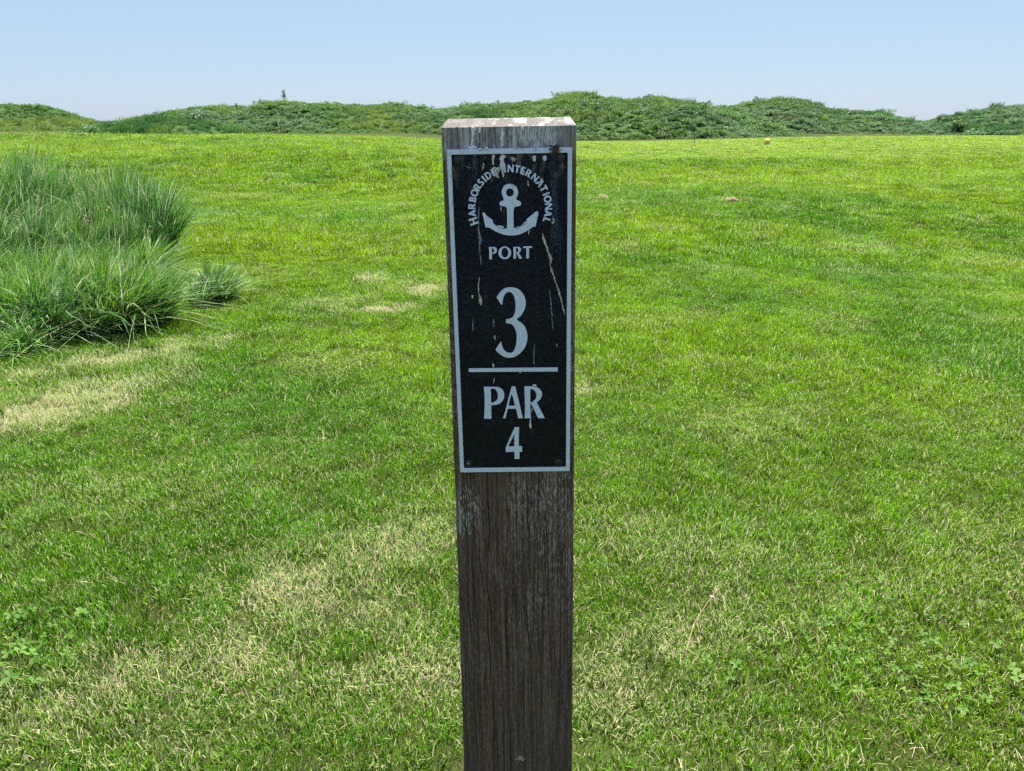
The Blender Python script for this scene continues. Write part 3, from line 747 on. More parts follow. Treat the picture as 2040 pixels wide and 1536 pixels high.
# --- lettering: outlines in millimetres from the plaque's centre
GLYPHS = {
'three': ['-16.9,27.1 -15.1,29.7 -13.0,32.6 -10.1,35.5 -6.7,37.1 -2.6,37.9 1.9,37.6 5.9,36.4 9.3,34.0 12.1,30.8 14.1,26.6 15.0,21.9 14.7,17.3 13.6,13.2 11.6,9.1 8.9,5.5 6.0,3.2 4.5,1.3 6.5,0.2 10.0,-2.2 12.8,-5.2 14.8,-9.1 16.1,-13.7 16.5,-18.5 16.0,-23.3 14.6,-28.1 12.2,-32.4 8.9,-36.3 4.8,-39.6 0.0,-41.7 -4.7,-42.3 -9.4,-41.2 -13.4,-38.7 -16.6,-35.9 -19.5,-32.5 -12.8,-22.9 -12.7,-25.3 -11.8,-29.0 -10.1,-32.7 -7.5,-35.5 -4.0,-36.7 -1.1,-36.2 1.3,-33.8 2.9,-29.8 3.9,-25.0 4.5,-19.5 4.3,-14.1 3.2,-9.9 1.8,-6.6 -0.5,-3.8 -3.4,-2.5 -7.1,-2.2 -7.0,2.3 -3.3,2.6 -0.4,3.9 1.4,6.0 2.6,8.6 3.5,12.7 3.8,17.4 3.5,22.7 2.6,26.8 0.9,30.3 -1.0,32.4 -3.6,33.0 -6.2,31.9 -8.2,29.3 -9.6,25.8 -10.4,21.8 -10.6,18.8 -12.1,19.0'],
'p': ['-33.9,-76.6 -22.0,-76.7 -18.2,-77.0 -15.3,-78.1 -12.8,-80.1 -11.2,-83.3 -10.7,-86.9 -11.2,-90.5 -12.7,-93.6 -15.3,-96.3 -18.3,-97.8 -22.1,-98.7 -26.1,-98.8 -26.1,-103.8 -26.1,-115.4 -34.7,-115.4 -33.9,-106.0 -33.3,-87.9', '-26.0,-79.1 -23.8,-78.6 -21.7,-79.1 -19.6,-81.2 -18.4,-84.1 -18.1,-87.7 -18.6,-90.8 -19.9,-93.5 -22.1,-95.0 -24.6,-95.7 -26.2,-95.6'],
'a': ['-2.2,-76.5 2.2,-76.6 3.1,-82.2 5.1,-90.7 7.9,-104.7 10.3,-115.3 4.8,-115.4 3.8,-110.1 2.4,-103.5 -7.0,-103.4 -8.6,-110.0 -10.0,-115.2 -12.8,-115.1 -9.5,-104.5 -5.9,-90.1 -3.4,-81.2', '-2.2,-85.4 -0.4,-91.1 1.2,-100.1 -6.0,-100.0 -4.2,-91.5'],
'r': ['12.3,-76.8 21.3,-76.8 25.5,-77.6 29.3,-79.6 31.8,-83.0 32.6,-86.1 31.8,-89.7 29.6,-93.3 26.2,-96.2 29.6,-103.2 35.5,-115.6 27.8,-115.7 23.6,-105.8 19.6,-97.2 19.1,-97.9 19.0,-106.7 19.1,-115.4 12.0,-115.3 12.7,-106.6 12.7,-90.8', '19.0,-80.2 20.9,-79.7 23.4,-80.9 25.2,-83.8 26.1,-87.0 25.6,-90.5 24.1,-93.2 22.0,-95.2 18.8,-96.5'],
'four': ['0.7,-126.5 5.7,-126.6 5.2,-139.3 5.1,-150.5 8.9,-150.6 8.7,-157.7 5.5,-157.7 5.7,-166.6 -0.5,-166.5 -0.2,-162.5 -0.2,-157.3 -10.4,-157.5 -9.9,-151.3', '-0.2,-135.3 -0.2,-150.8 -7.5,-150.7'],
'anchor': ['-7.0,132.7 -8.2,135.8 -8.9,138.8 -8.6,141.4 -7.6,143.6 -5.8,146.0 -3.1,147.4 -0.1,147.7 3.1,147.1 5.8,145.3 7.7,142.5 8.4,139.4 8.2,136.8 7.4,134.7 6.2,132.7 6.9,130.9 8.9,130.3 10.5,129.6 11.3,128.0 11.3,126.3 10.2,125.0 7.7,124.5 5.0,124.0 3.9,122.9 3.3,118.9 3.1,102.7 4.2,101.5 7.3,101.5 10.5,102.6 13.7,104.3 16.5,107.2 17.2,108.5 16.5,110.3 18.3,112.0 22.9,115.5 26.5,118.5 28.3,119.0 29.6,118.0 29.6,116.3 28.3,111.9 26.6,103.2 23.7,102.8 19.6,100.2 15.0,97.6 10.0,95.4 4.5,94.3 -0.9,94.2 -6.4,94.9 -10.9,96.3 -15.4,98.3 -19.9,101.0 -23.9,103.0 -26.8,103.0 -27.8,108.3 -29.0,114.1 -29.9,117.7 -28.9,118.9 -27.5,118.4 -25.4,115.4 -22.3,113.1 -19.2,110.8 -18.6,107.7 -16.1,105.0 -13.5,103.2 -9.9,101.5 -5.8,101.2 -3.9,102.3 -3.7,112.4 -3.7,121.2 -4.4,124.1 -6.2,124.7 -10.3,125.1 -11.3,126.6 -11.4,128.4 -10.2,129.9 -7.7,130.5 -6.8,131.6', '3.9,138.8 3.8,137.9 3.5,137.1 3.0,136.3 2.3,135.6 1.5,135.2 0.6,134.9 -0.3,134.8 -1.2,134.9 -2.1,135.2 -2.8,135.7 -3.5,136.4 -4.0,137.2 -4.2,138.1 -4.3,139.0 -4.2,139.9 -3.9,140.8 -3.4,141.6 -2.7,142.2 -1.9,142.7 -1.1,143.0 -0.1,143.1 0.8,142.9 1.6,142.6 2.4,142.1 3.0,141.4 3.5,140.7 3.8,139.8'],
'p2': ['-23.9,82.1 -19.0,82.1 -17.0,81.8 -15.7,80.6 -15.2,78.9 -15.6,77.2 -16.6,75.8 -18.3,74.9 -20.7,74.7 -20.8,69.1 -23.8,69.1 -23.6,76.2', '-20.6,80.6 -19.6,80.6 -18.5,79.6 -18.1,78.2 -18.6,76.7 -19.6,75.9 -20.8,75.8'],
'o2': ['0.0,75.6 -0.2,74.1 -0.7,72.7 -1.6,71.4 -2.7,70.3 -4.0,69.5 -5.5,69.0 -7.0,68.9 -8.6,69.1 -10.0,69.6 -11.3,70.4 -12.4,71.5 -13.2,72.8 -13.7,74.3 -13.8,75.8 -13.6,77.3 -13.0,78.8 -12.2,80.0 -11.1,81.1 -9.8,81.9 -8.3,82.3 -6.8,82.5 -5.2,82.3 -3.8,81.8 -2.5,80.9 -1.4,79.8 -0.6,78.5 -0.1,77.1', '-3.1,75.8 -3.2,74.6 -3.5,73.5 -4.0,72.5 -4.6,71.7 -5.3,71.0 -6.0,70.7 -6.8,70.5 -7.7,70.7 -8.4,71.1 -9.1,71.7 -9.6,72.6 -10.1,73.6 -10.3,74.7 -10.4,75.9 -10.2,77.1 -9.9,78.2 -9.5,79.2 -8.9,80.0 -8.2,80.6 -7.4,81.0 -6.6,81.1 -5.8,81.0 -5.1,80.6 -4.4,79.9 -3.9,79.1 -3.4,78.1 -3.2,77.0'],
'r2': ['2.3,81.8 7.1,81.8 9.3,81.4 10.6,80.1 10.7,78.8 10.1,77.1 8.1,75.6 10.0,72.4 11.8,69.3 8.5,69.2 5.6,75.5 5.2,75.1 5.1,69.2 2.3,69.2 2.5,75.8', '5.3,80.8 6.5,80.8 7.6,79.6 7.8,78.1 7.2,76.6 5.2,76.1'],
't2': ['12.9,82.2 22.5,82.3 22.5,80.6 19.3,80.6 19.2,69.4 16.1,69.4 16.3,80.6 12.9,80.5'],
}
STREAKS = [[(-37.2, 204.7, 1.78), (-37.9, 198.3, 0.84), (-38.1, 191.4, 0.58), (-38.8, 186.2, 0.73)],
 [(-44.1, 184.7, 0.31), (-39.4, 184.8, 1.15), (-33.1, 184.1, 0.42)],
 [(-29.4, 204.1, 0.73), (-31.1, 198.2, 0.47)],
 [(-6.5, 204.7, 0.47), (-7.3, 194.8, 0.73), (-8.0, 183.9, 0.58)],
 [(0.6, 200.6, 0.63), (1.0, 194.5, 0.52)],
 [(14.7, 204.3, 1.15), (12.6, 201.4, 0.84)],
 [(10.7, 191.0, 0.63), (7.7, 187.6, 0.52)],
 [(-17.1, 177.0, 1.36), (-17.2, 170.9, 0.73), (-16.6, 166.4, 0.47)],
 [(-6.6, 177.3, 2.31), (-7.3, 168.8, 2.1), (-7.8, 161.6, 1.26), (-6.8, 154.0, 0.42)],
 [(1.2, 174.2, 1.05), (4.6, 172.6, 2.41), (3.2, 170.1, 1.36)],
 [(25.9, 175.8, 1.36), (26.0, 169.7, 0.94)],
 [(36.7, 175.6, 1.68), (37.1, 170.0, 1.05)],
 [(-26.8, 169.6, 1.57), (-27.2, 166.6, 0.73), (-28.6, 161.0, 0.37)],
 [(-17.9, 164.9, 1.57), (-15.7, 160.8, 3.25), (-13.9, 156.6, 1.36), (-11.3, 153.5, 0.42)],
 [(11.6, 163.4, 1.89), (14.2, 159.2, 2.31), (12.5, 156.2, 1.05)],
 [(18.6, 151.5, 0.37), (19.3, 147.9, 0.63), (19.6, 144.8, 1.57)],
 [(31.7, 151.3, 1.47), (34.5, 151.4, 1.15)],
 [(-10.1, 123.9, 0.84), (-10.0, 119.2, 0.47)],
 [(43.7, 112.0, 1.05), (45.8, 109.3, 0.84), (44.7, 106.2, 1.15), (43.1, 107.8, 0.52)],
 [(-33.1, 124.8, 1.15), (-34.4, 111.1, 0.63), (-34.4, 100.5, 0.84), (-32.9, 89.7, 1.36), (-34.3, 77.8, 1.05), (-32.6, 68.0, 0.73), (-32.6, 62.5, 0.84)],
 [(33.6, 96.0, 1.05), (35.5, 89.7, 1.57), (38.2, 81.0, 1.26), (41.4, 71.2, 1.47), (43.1, 62.4, 1.15)],
 [(-15.1, 104.4, 0.73), (-10.8, 103.3, 1.57), (-6.5, 102.4, 0.52)],
 [(4.3, 102.2, 0.42), (10.8, 103.0, 0.63), (16.2, 107.7, 1.05), (17.2, 105.0, 1.36)],
 [(-18.8, 152.6, 0.47), (-18.9, 150.1, 0.26)],
 [(-46.3, 166.9, 0.21), (-41.2, 164.0, 0.37), (-39.0, 165.2, 0.21)],
 [(43.2, 149.6, 0.21), (43.6, 143.4, 0.37)],
 [(19.4, 99.6, 0.73), (18.8, 94.3, 0.31)],
 [(-35.0, 49.3, 0.89), (-36.6, 40.6, 0.52), (-36.6, 33.4, 0.67), (-34.3, 22.1, 1.94), (-33.9, 18.1, 1.04)],
 [(-43.5, 29.8, 0.89), (-43.3, 26.0, 0.37)],
 [(-43.6, 5.2, 0.3), (-44.4, -11.2, 0.67)],
 [(-20.8, 3.2, 0.3), (-20.7, -3.3, 0.67), (-21.2, -9.9, 0.3)],
 [(-19.7, -16.2, 0.89), (-20.4, -19.8, 0.45), (-18.9, -21.5, 0.45)],
 [(41.4, 66.1, 1.04), (43.7, 55.1, 0.97), (47.3, 45.6, 0.74), (51.5, 31.2, 1.12), (54.7, 20.0, 0.82), (58.1, 5.6, 1.19)],
 [(41.0, 36.2, 0.3), (42.6, 21.8, 0.6), (44.4, -4.3, 0.45), (45.7, -12.5, 0.37)],
 [(24.3, -23.8, 0.3), (23.8, -37.2, 0.52), (23.5, -51.6, 0.67)],
 [(19.5, -112.4, 0.74), (18.6, -120.4, 1.04), (19.4, -128.5, 1.79)],
 [(-23.1, -49.2, 0.6), (-21.9, -53.8, 1.19)],
 [(-21.6, -66.4, 0.52), (-22.7, -73.2, 0.37)],
 [(7.0, -59.9, 0.6), (8.6, -60.8, 0.67)],
 [(21.2, -102.7, 0.6), (19.5, -109.7, 0.37)],
 [(49.6, -26.7, 0.37), (49.3, -30.9, 0.3)],
 [(21.5, -75.6, 0.74), (26.4, -76.2, 1.04)]]
CAPS = {
'H': ['0,0 .28,0 .26,.12 .26,.42 .60,.42 .60,.12 .58,0 .86,0 .84,.12 .84,.88 .86,1 .58,1 .60,.88 .60,.6 .26,.6 .26,.88 .28,1 0,1 .02,.88 .02,.12'],
'A': ['0,0 .24,0 .31,.22 .6,.22 .67,0 .95,0 .60,1 .36,1', '.37,.38 .54,.38 .455,.72'],
'R': ['0,0 .28,0 .26,.12 .26,.36 .30,.36 .52,0 .84,0 .56,.42 .66,.5 .70,.62 .71,.72 .68,.85 .58,.96 .44,1 0,1 .02,.88 .02,.12', '.26,.53 .36,.53 .44,.60 .46,.70 .43,.79 .36,.83 .26,.83'],
'B': ['0,0 .42,0 .58,.05 .67,.16 .68,.3 .62,.44 .52,.52 .60,.60 .63,.73 .58,.9 .46,.99 .36,1 0,1 .02,.88 .02,.12', '.26,.16 .38,.17 .44,.29 .39,.41 .26,.43', '.26,.6 .36,.61 .41,.72 .36,.83 .26,.84'],
'O': [' '.join('%.3f,%.3f' % (.5 + .52 * math.cos(t), .5 + .53 * math.sin(t)) for t in np.linspace(0, 6.2832, 25)[:-1]), ' '.join('%.3f,%.3f' % (.5 + .25 * math.cos(t), .5 + .32 * math.sin(t)) for t in np.linspace(0, 6.2832, 21)[:-1])],
'S': ['.02,.06 .14,0 .30,-.02 .46,.02 .58,.14 .61,.3 .54,.44 .42,.54 .30,.62 .27,.7 .31,.79 .40,.82 .52,.77 .56,.95 .44,1.01 .30,1.02 .14,.97 .04,.84 .02,.68 .09,.55 .22,.45 .33,.36 .36,.28 .32,.2 .22,.17 .12,.2 .02,.27'],
'I': ['0,0 .28,0 .26,.12 .26,.88 .28,1 0,1 .02,.88 .02,.12'],
'D': ['0,0 .36,0 .60,.06 .78,.22 .85,.45 .82,.70 .70,.88 .5,.98 .36,1 0,1 .02,.88 .02,.12', '.26,.18 .38,.19 .52,.28 .59,.46 .57,.66 .47,.79 .36,.82 .26,.82'],
'E': ['0,0 .62,0 .60,.2 .26,.19 .26,.43 .52,.43 .52,.6 .26,.6 .26,.81 .58,.8 .60,1 0,1 .02,.88 .02,.12'],
'N': ['0,0 .24,0 .22,.12 .22,.62 .66,-.01 .88,-.01 .88,.88 .9,1 .66,1 .68,.88 .68,.38 .24,1 0,1 .02,.88 .02,.12'],
'T': ['.24,0 .52,0 .50,.12 .50,.80 .74,.78 .76,1 0,1 .02,.78 .26,.80 .26,.12'],
'L': ['0,0 .60,0 .60,.22 .26,.19 .26,.88 .28,1 0,1 .02,.88 .02,.12'],
}
def loop(s): return np.array([[float(c) for c in p.split(',')] for p in s.split()])
def smooth_loop(P, sub=4):
    n = len(P); nx_, pv = np.roll(P, -1, 0), np.roll(P, 1, 0)
    a, b = P - pv, nx_ - P
    turn = np.degrees(np.abs(np.arctan2(a[:, 0] * b[:, 1] - a[:, 1] * b[:, 0], (a * b).sum(1))))
    corner = turn > 36
    out = []
    for i in range(n):
        j = (i + 1) % n; p0, p1 = P[i], P[j]; d = p1 - p0; L = np.linalg.norm(d)
        def tan(k):
            if corner[k]: return d
            t = P[(k + 1) % n] - P[k - 1]; return t / (np.linalg.norm(t) + 1e-9) * L
        t0, t1 = tan(i), tan(j)
        k = sub if not (corner[i] and corner[j]) else 1
        for u in np.arange(k) / k:
            out.append((2*u**3-3*u**2+1)*p0 + (u**3-2*u**2+u)*t0 + (-2*u**3+3*u**2)*p1 + (u**3-u**2)*t1)
    return np.array(out)
def glyph(name, loops, yfront=YP - .0006, yback=YP + .0012):
    """raised letter with softened edges out of closed outlines (metres, plaque coordinates)"""
    cu = bpy.data.curves.new('tmp', 'CURVE'); cu.dimensions = '2D'; cu.fill_mode = 'BOTH'
    cu.extrude = (yback - yfront) / 2 - .0001; cu.bevel_depth = .0001; cu.bevel_resolution = 0; cu.offset = -.0001
    for lp in loops:
        sp = cu.splines.new('POLY'); sp.points.add(len(lp) - 1)
        for k, (x, z) in enumerate(lp): sp.points[k].co = (x, z, 0, 1)
        sp.use_cyclic_u = True
    ob = bpy.data.objects.new('tmp', cu)
    COL.objects.link(ob)
    me = bpy.data.meshes.new_from_object(ob.evaluated_get(bpy.context.evaluated_depsgraph_get()))
    bpy.data.objects.remove(ob); bpy.data.curves.remove(cu)
    co = np.empty(len(me.vertices) * 3, np.float32); me.vertices.foreach_get('co', co); co = co.reshape(-1, 3)
    c2 = np.column_stack([co[:, 0], -co[:, 2] + (yfront + yback) / 2, co[:, 1] + ZC]).astype(np.float32)
    me.vertices.foreach_set('co', c2.ravel()); me.update()
    me.materials.clear(); me.materials.append(alu); me.name = name
    o = bpy.data.objects.new(name, me); COL.objects.link(o); o.parent = plaque
    return o
for k, lab, nm in (('three', 'large numeral 3', 'numeral'), ('four', 'numeral 4 under the word PAR', 'numeral'), ('anchor', 'anchor emblem', 'anchor_emblem'),
                   ('p', 'letter P of PAR', 'letter'), ('a', 'letter A of PAR', 'letter'), ('r', 'letter R of PAR', 'letter'),
                   ('p2', 'letter P of PORT', 'letter'), ('o2', 'letter O of PORT', 'letter'), ('r2', 'letter R of PORT', 'letter'), ('t2', 'letter T of PORT', 'letter')):
    tag(glyph(nm, [smooth_loop(loop(s)) / 1000 for s in GLYPHS[k]]), lab)
ARC = [('H', -108.5), ('A', -96.7), ('R', -86.2), ('B', -76.1), ('O', -66.3), ('R', -56.8), ('S', -48.2), ('I', -41.4), ('D', -33.6), ('E', -23.9),
       ('I', -6.9), ('N', 1.7), ('T', 11.6), ('E', 20.2), ('R', 29.5), ('N', 40.6), ('A', 51.6), ('T', 61.2), ('I', 69.8), ('O', 77.8), ('N', 88.7), ('A', 98.9), ('L', 108.5)]
for i, (ch, ang) in enumerate(ARC):
    hgt = 8.9 if i in (0, 10) else 7.6
    L = [loop(s) for s in CAPS[ch]]
    cxm = (L[0][:, 0].min() + L[0][:, 0].max()) / 2
    th = math.radians(ang); res = []
    for lp in L:
        lp = smooth_loop(lp); u = (lp[:, 0] - cxm) * hgt * .98; v = 36.8 + lp[:, 1] * hgt
        res.append(np.column_stack([-.24 + v * math.sin(th) + u * math.cos(th), 122.75 + v * math.cos(th) - u * math.sin(th)]) / 1000)
    tag(glyph('letter', res), 'letter %s of the curved lettering' % ch)
tag(glyph('divider_bar', [np.array([(-.0503, -.0543), (.0503, -.0545), (.0503, -.0592), (-.0504, -.0584)])]), 'divider bar under the large numeral')

# --- screws
for (x, z), mt in zip(((-.0535, .1725), (.0532, .1727), (.0511, -.1724), (-.0549, -.1723)), (screw_m, screw_m, screw_m, screw_b)):
    prof = [(.0046, .0011), (.0046, .0003), (.0040, -.0002), (.0033, -.0003), (.0031, .0002), (.0017, -.0002)]
    V, FL, k = [], [], 20
    for r_, y_ in prof:
        for j in range(k): V.append((x + r_ * math.cos(6.2832 * j / k), YP + y_, ZC + z + r_ * math.sin(6.2832 * j / k)))
    for a in range(len(prof) - 1):
        for j in range(k): FL.append((a * k + j, a * k + (j + 1) % k, (a + 1) * k + (j + 1) % k, (a + 1) * k + j))
    b0 = len(V)                                             # square socket
    for j in range(k): V.append((x + .0011 * max(-1, min(1, 1.5 * math.cos(6.2832 * j / k + .3))), YP - .0002, ZC + z + .0011 * max(-1, min(1, 1.5 * math.sin(6.2832 * j / k + .3)))))
    for j in range(k): V.append((V[b0 + j][0], YP + .0006, V[b0 + j][2]))
    for j in range(k):
        FL.append(((len(prof) - 1) * k + j, (len(prof) - 1) * k + (j + 1) % k, b0 + (j + 1) % k, b0 + j))
        FL.append((b0 + j, b0 + (j + 1) % k, b0 + k + (j + 1) % k, b0 + k + j))
    FL.append(tuple(b0 + k + j for j in range(k)))
    s = mesh_obj('screw', np.array(V), FL, screw_m, plaque)
    if mt is screw_b:
        s.data.materials.append(screw_b); s.data.polygons[len(FL) - 1].material_index = 1

# --- dried bird droppings
def lime(name, a, b):
    M = Mat(name); oc = M.obj()
    c = M.mix(M.ramp(M.noise(M.mapping(oc, (420, 420, 420)), 1., 4, .65), .35, .65), a, b)
    return M.done(M.principled(c, .9, 0, .2, M.noise(M.mapping(oc, (900, 900, 900)), 1., 3), .6, .0006))
lime_white = lime('lime_white', (.50, .52, .55), (.82, .82, .80)); lime_tan = lime('lime_tan', (.28, .23, .17), (.66, .60, .50)); lime_blue = lime('lime_film', (.08, .11, .16), (.36, .42, .50))
def dropping(pts, parent, mat, ysurf, seed, thick=.0016, gain=1.0):
    q = np.random.default_rng(seed); P = np.array(pts, float) / 1000
    seg = np.r_[0, np.cumsum(np.hypot(*np.diff(P[:, :2], axis=0).T))]
    nn = max(8, int(seg[-1] / .0011)); s = np.linspace(0, seg[-1], nn)
    x, z, wd = (np.interp(s, seg, P[:, i]) for i in range(3))
    def soft(s_): return np.convolve(np.pad(q.normal(0, s_, nn), 2, 'edge'), (.2, .6, 1., .6, .2), 'valid') / 1.3
    x = x + soft(.00016); wl = wd * gain * np.clip(1 + soft(.3), .4, 1.6); wr = wd * gain * np.clip(1 + soft(.3), .4, 1.6)
    e = np.sqrt(np.clip(1 - np.abs(np.linspace(-1, 1, nn)) ** 6, 0.02, 1)); wl *= e; wr *= e
    tx, tz = np.gradient(x), np.gradient(z); L = np.hypot(tx, tz) + 1e-9; nxv, nzv = -tz / L, tx / L
    V, FL = [], []
    for f, d in ((-1, 0), (-.6, .75), (0, 1), (.6, .75), (1, 0)):
        off = np.where(f < 0, f * wl, f * wr)
        V.append(np.column_stack([x + nxv * off, ysurf - d * thick * np.clip(wd / .0012, .45, 1.1) * q.uniform(.8, 1.1, nn), z + nzv * off + ZC]))
    V = np.concatenate(V)
    for a in range(4):
        for i in range(nn - 1): FL.append((a * nn + i, a * nn + i + 1, (a + 1) * nn + i + 1, (a + 1) * nn + i))
    FL.append(tuple(a * nn for a in range(5))); FL.append(tuple(a * nn + nn - 1 for a in range(5))[::-1])
    return mesh_obj('dropping_streak', V, FL, mat, parent, smooth=True)
TAN = {20, 32, 9, 12, 13, 14, 15, 16, 18, 27}; FILM = {19, 24, 25, 29, 30, 33, 34}
for i, st in enumerate(STREAKS):
    on_post = i < 7
    dropping(st, post if on_post else plaque, lime_tan if i in TAN else lime_blue if i in FILM else lime_white,
             YF + .0003 if on_post else YP + .0011, 50 + i, .0009 if on_post else .0016 if i not in FILM else .0006, 2.1 if on_post else 1.35 if i in (7, 8, 10, 11, 13) else .95)
for i, (x, r_) in enumerate(((-.0304, 1.2), (-.0235, 1.3), (.0085, .9))):             # lumps along the border's top edge
    dropping([(x * 1000 - 2, 183.0, r_ * .7), (x * 1000, 183.4, r_), (x * 1000 + 2, 183.1, r_ * .8)], plaque, lime_white if i < 2 else lime_tan, YP - .0004, 90 + i, .0022)
# pale tuft of lint low on the timber
q = np.random.default_rng(8); parts = []
for j in range(26):
    a = q.uniform(0, 6.28); L = q.uniform(.003, .0085); c = np.array([.0015 + q.normal(0, .0012), YF - .0004, ZC - .615 + q.normal(0, .0012)])
    parts.append(tube([c, c + np.array([L * .6 * math.cos(a), -.0012, L * .6 * math.sin(a)]), c + np.array([L * math.cos(a + .3), -.0006, L * math.sin(a + .3)])], [.0004, .0003, .0001], 4))
V, FL = join(parts); tag(mesh_obj('lint_tuft', V, FL, lime_tan, post), 'pale tuft of lint stuck low on the post')

# --- dried plant debris caught on the plaque's top edge
M = Mat('dry_debris'); debris_m = M.done(M.principled(M.mix(M.noise(M.obj(), 900., 3), (.025, .014, .008), (.17, .11, .065)), .95))
q = np.random.default_rng(9)
W = (sign.matrix_basis @ Vector((.0475, YP - .002, ZC + .1825)))
deb = empty('debris_clump', W); tag(deb, 'brown dried plant debris stuck on the plaque top edge', 'debris')
parts = []
for j in range(34):
    c = np.array([q.normal(0, .0028), q.uniform(-.0025, .001), q.normal(-.0008, .0020)]); d = q.normal(size=3) * np.array([1.2, .5, .8]); d /= np.linalg.norm(d)
    L = q.uniform(.002, .0058); parts.append(tube([c - d * L * .5, c + q.normal(0, .0005, 3), c + d * L * .5], [.0003, .0006, .0003], 5))
for sx_, ln in ((-1, .006), (-.6, .005)):
    parts.append(tube([(-.002, -.001, .001), (-.002 + sx_ * ln * .6, -.0015, .0025), (-.002 + sx_ * ln, -.0015, .0032)], [.0009, .0007, .0003], 5))
V, FL = join(parts); mesh_obj('twigs', V, FL, debris_m, deb)
C = np.array([[q.normal(0, .0026), q.uniform(-.003, .001), q.normal(-.001, .0024)] for _ in range(60)])
V, F = leaf_quads(C, .0026, q, 0.); mesh_obj('flakes', V, F, debris_m, deb)

# ---------------------------------------------------------------- small things on the grass
def gz(x, y): return float(ground_z(x, y))
# yellow tee ball
M = Mat('yellow_paint'); yel = M.done(M.principled(M.mix(M.noise(M.obj(), 25., 3), (.86, .58, .10), (.90, .66, .16)), .35, 0, .5, M.n('ShaderNodeTexVoronoi').outputs[0], .0, .001))
M = Mat('dull_steel'); steel = M.done(M.principled((.25, .25, .25), .5, .8))
x, y = 6.76, 21.6
tm = empty('tee_marker', (x, y, gz(x, y))); tag(tm, 'yellow ball tee marker on the mown tee', 'tee marker')
bm = bmesh.new(); bmesh.ops.create_icosphere(bm, subdivisions=4, radius=.080)
for v in bm.verts:                                   # shallow dimples
    d = v.co.normalized(); th, ph = math.acos(max(-1, min(1, d.z))), math.atan2(d.y, d.x)
    v.co *= 1 - .018 * max(0, math.sin(th * 11) * math.sin(ph * 11)) ** 2
    v.co.z += .10
me = bpy.data.meshes.new('ball'); bm.to_mesh(me); bm.free(); me.materials.append(yel)
me.polygons.foreach_set('use_smooth', np.ones(len(me.polygons), bool))
o = bpy.data.objects.new('ball', me); COL.objects.link(o); o.parent = tm
V, F = tube([(0, 0, -.06), (0, 0, .0), (0, 0, .03)], [.006, .012, .012], 8); mesh_obj('spike', V, F, steel, tm)
# thin dark stick beyond the tee
M = Mat('dark_stick'); stick_m = M.done(M.principled((.035, .04, .04), .6))
M = Mat('white_plastic'); white_m = M.done(M.principled((.72, .74, .76), .45))
x, y = 5.38, 24.0
st = empty('marker_stick', (x, y, gz(x, y))); tag(st, 'thin dark leaning stick with a small white foot behind the tee', 'stick')
V, F = tube([(0, 0, -.05), (-.03, 0, .20), (-.13, 0, .72), (-.11, 0, 1.35)], [.014, .010, .005, .002], 7); mesh_obj('rod', V, F, stick_m, st)
for dx in (-.045, .045):
    bm = bmesh.new(); bmesh.ops.create_cube(bm, size=1)
    for v in bm.verts: v.co = Vector((v.co.x * (.06 if v.co.z < 0 else .045) + dx, v.co.y * .07, v.co.z * .05 + .03))
    bmesh.ops.bevel(bm, geom=bm.edges[:], offset=.008, segments=2, affect='EDGES')
    me = bpy.data.meshes.new('foot'); bm.to_mesh(me); bm.free(); me.materials.append(white_m)
    o = bpy.data.objects.new('foot', me); COL.objects.link(o); o.parent = st

# dried clods of clippings
M = Mat('dry_straw'); straw_m = M.done(leaf_shader(M, M.mix(M.attr('rnd'), (.46, .33, .20), (.58, .46, .30)), .25, (1., .95, .8)))
def clod(label, x, y, wd, seed, n=260):
    q = np.random.default_rng(seed); r = empty('dry_clod', (x, y, gz(x, y))); tag(r, label, 'dead grass', 'dried clods on the bank')
    b = np.column_stack([q.normal(0, wd * .28, n), q.normal(0, wd * .18, n), np.zeros(n)])
    b[:, 2] = .03 + .03 * np.exp(-(b[:, 0] / (wd * .3)) ** 2) * q.uniform(.2, 1, n)
    V, F, T, vpb = blades(b, q.uniform(.01, .03, n), q.uniform(.003, .006, n), q.uniform(1, 4, n), q.uniform(0, 6.28, n), q.uniform(0, 3.14, n))
    mesh_obj('straw', V, F, straw_m, r, attrs={'rnd': np.repeat(q.uniform(0, 1, n), vpb)})
    bm = bmesh.new(); bmesh.ops.create_icosphere(bm, subdivisions=3, radius=1)
    for v in bm.verts:
        k = 1 + .25 * math.sin(v.co.x * 5 + seed) * math.cos(v.co.y * 6)
        v.co = Vector((v.co.x * wd * .34 * k, v.co.y * wd * .22 * k, v.co.z * .03 * k + .025))
    me = bpy.data.meshes.new('core'); bm.to_mesh(me); bm.free(); me.materials.append(debris_soft)
    o = bpy.data.objects.new('core', me); COL.objects.link(o); o.parent = r
M = Mat('dry_clod_core'); debris_soft = M.done(M.principled(M.mix(M.noise(M.obj(), 60., 4), (.30, .20, .13), (.50, .37, .26)), .95))
clod('largest dry tan clod on the grass right of the post', 2.29, 8.31, .14, 1)
clod('small dry tan clod on the grass close beside the post', 1.01, 8.94, .075, 2)
clod('dry brown clod by the right picture edge', 7.01, 11.49, .13, 3)

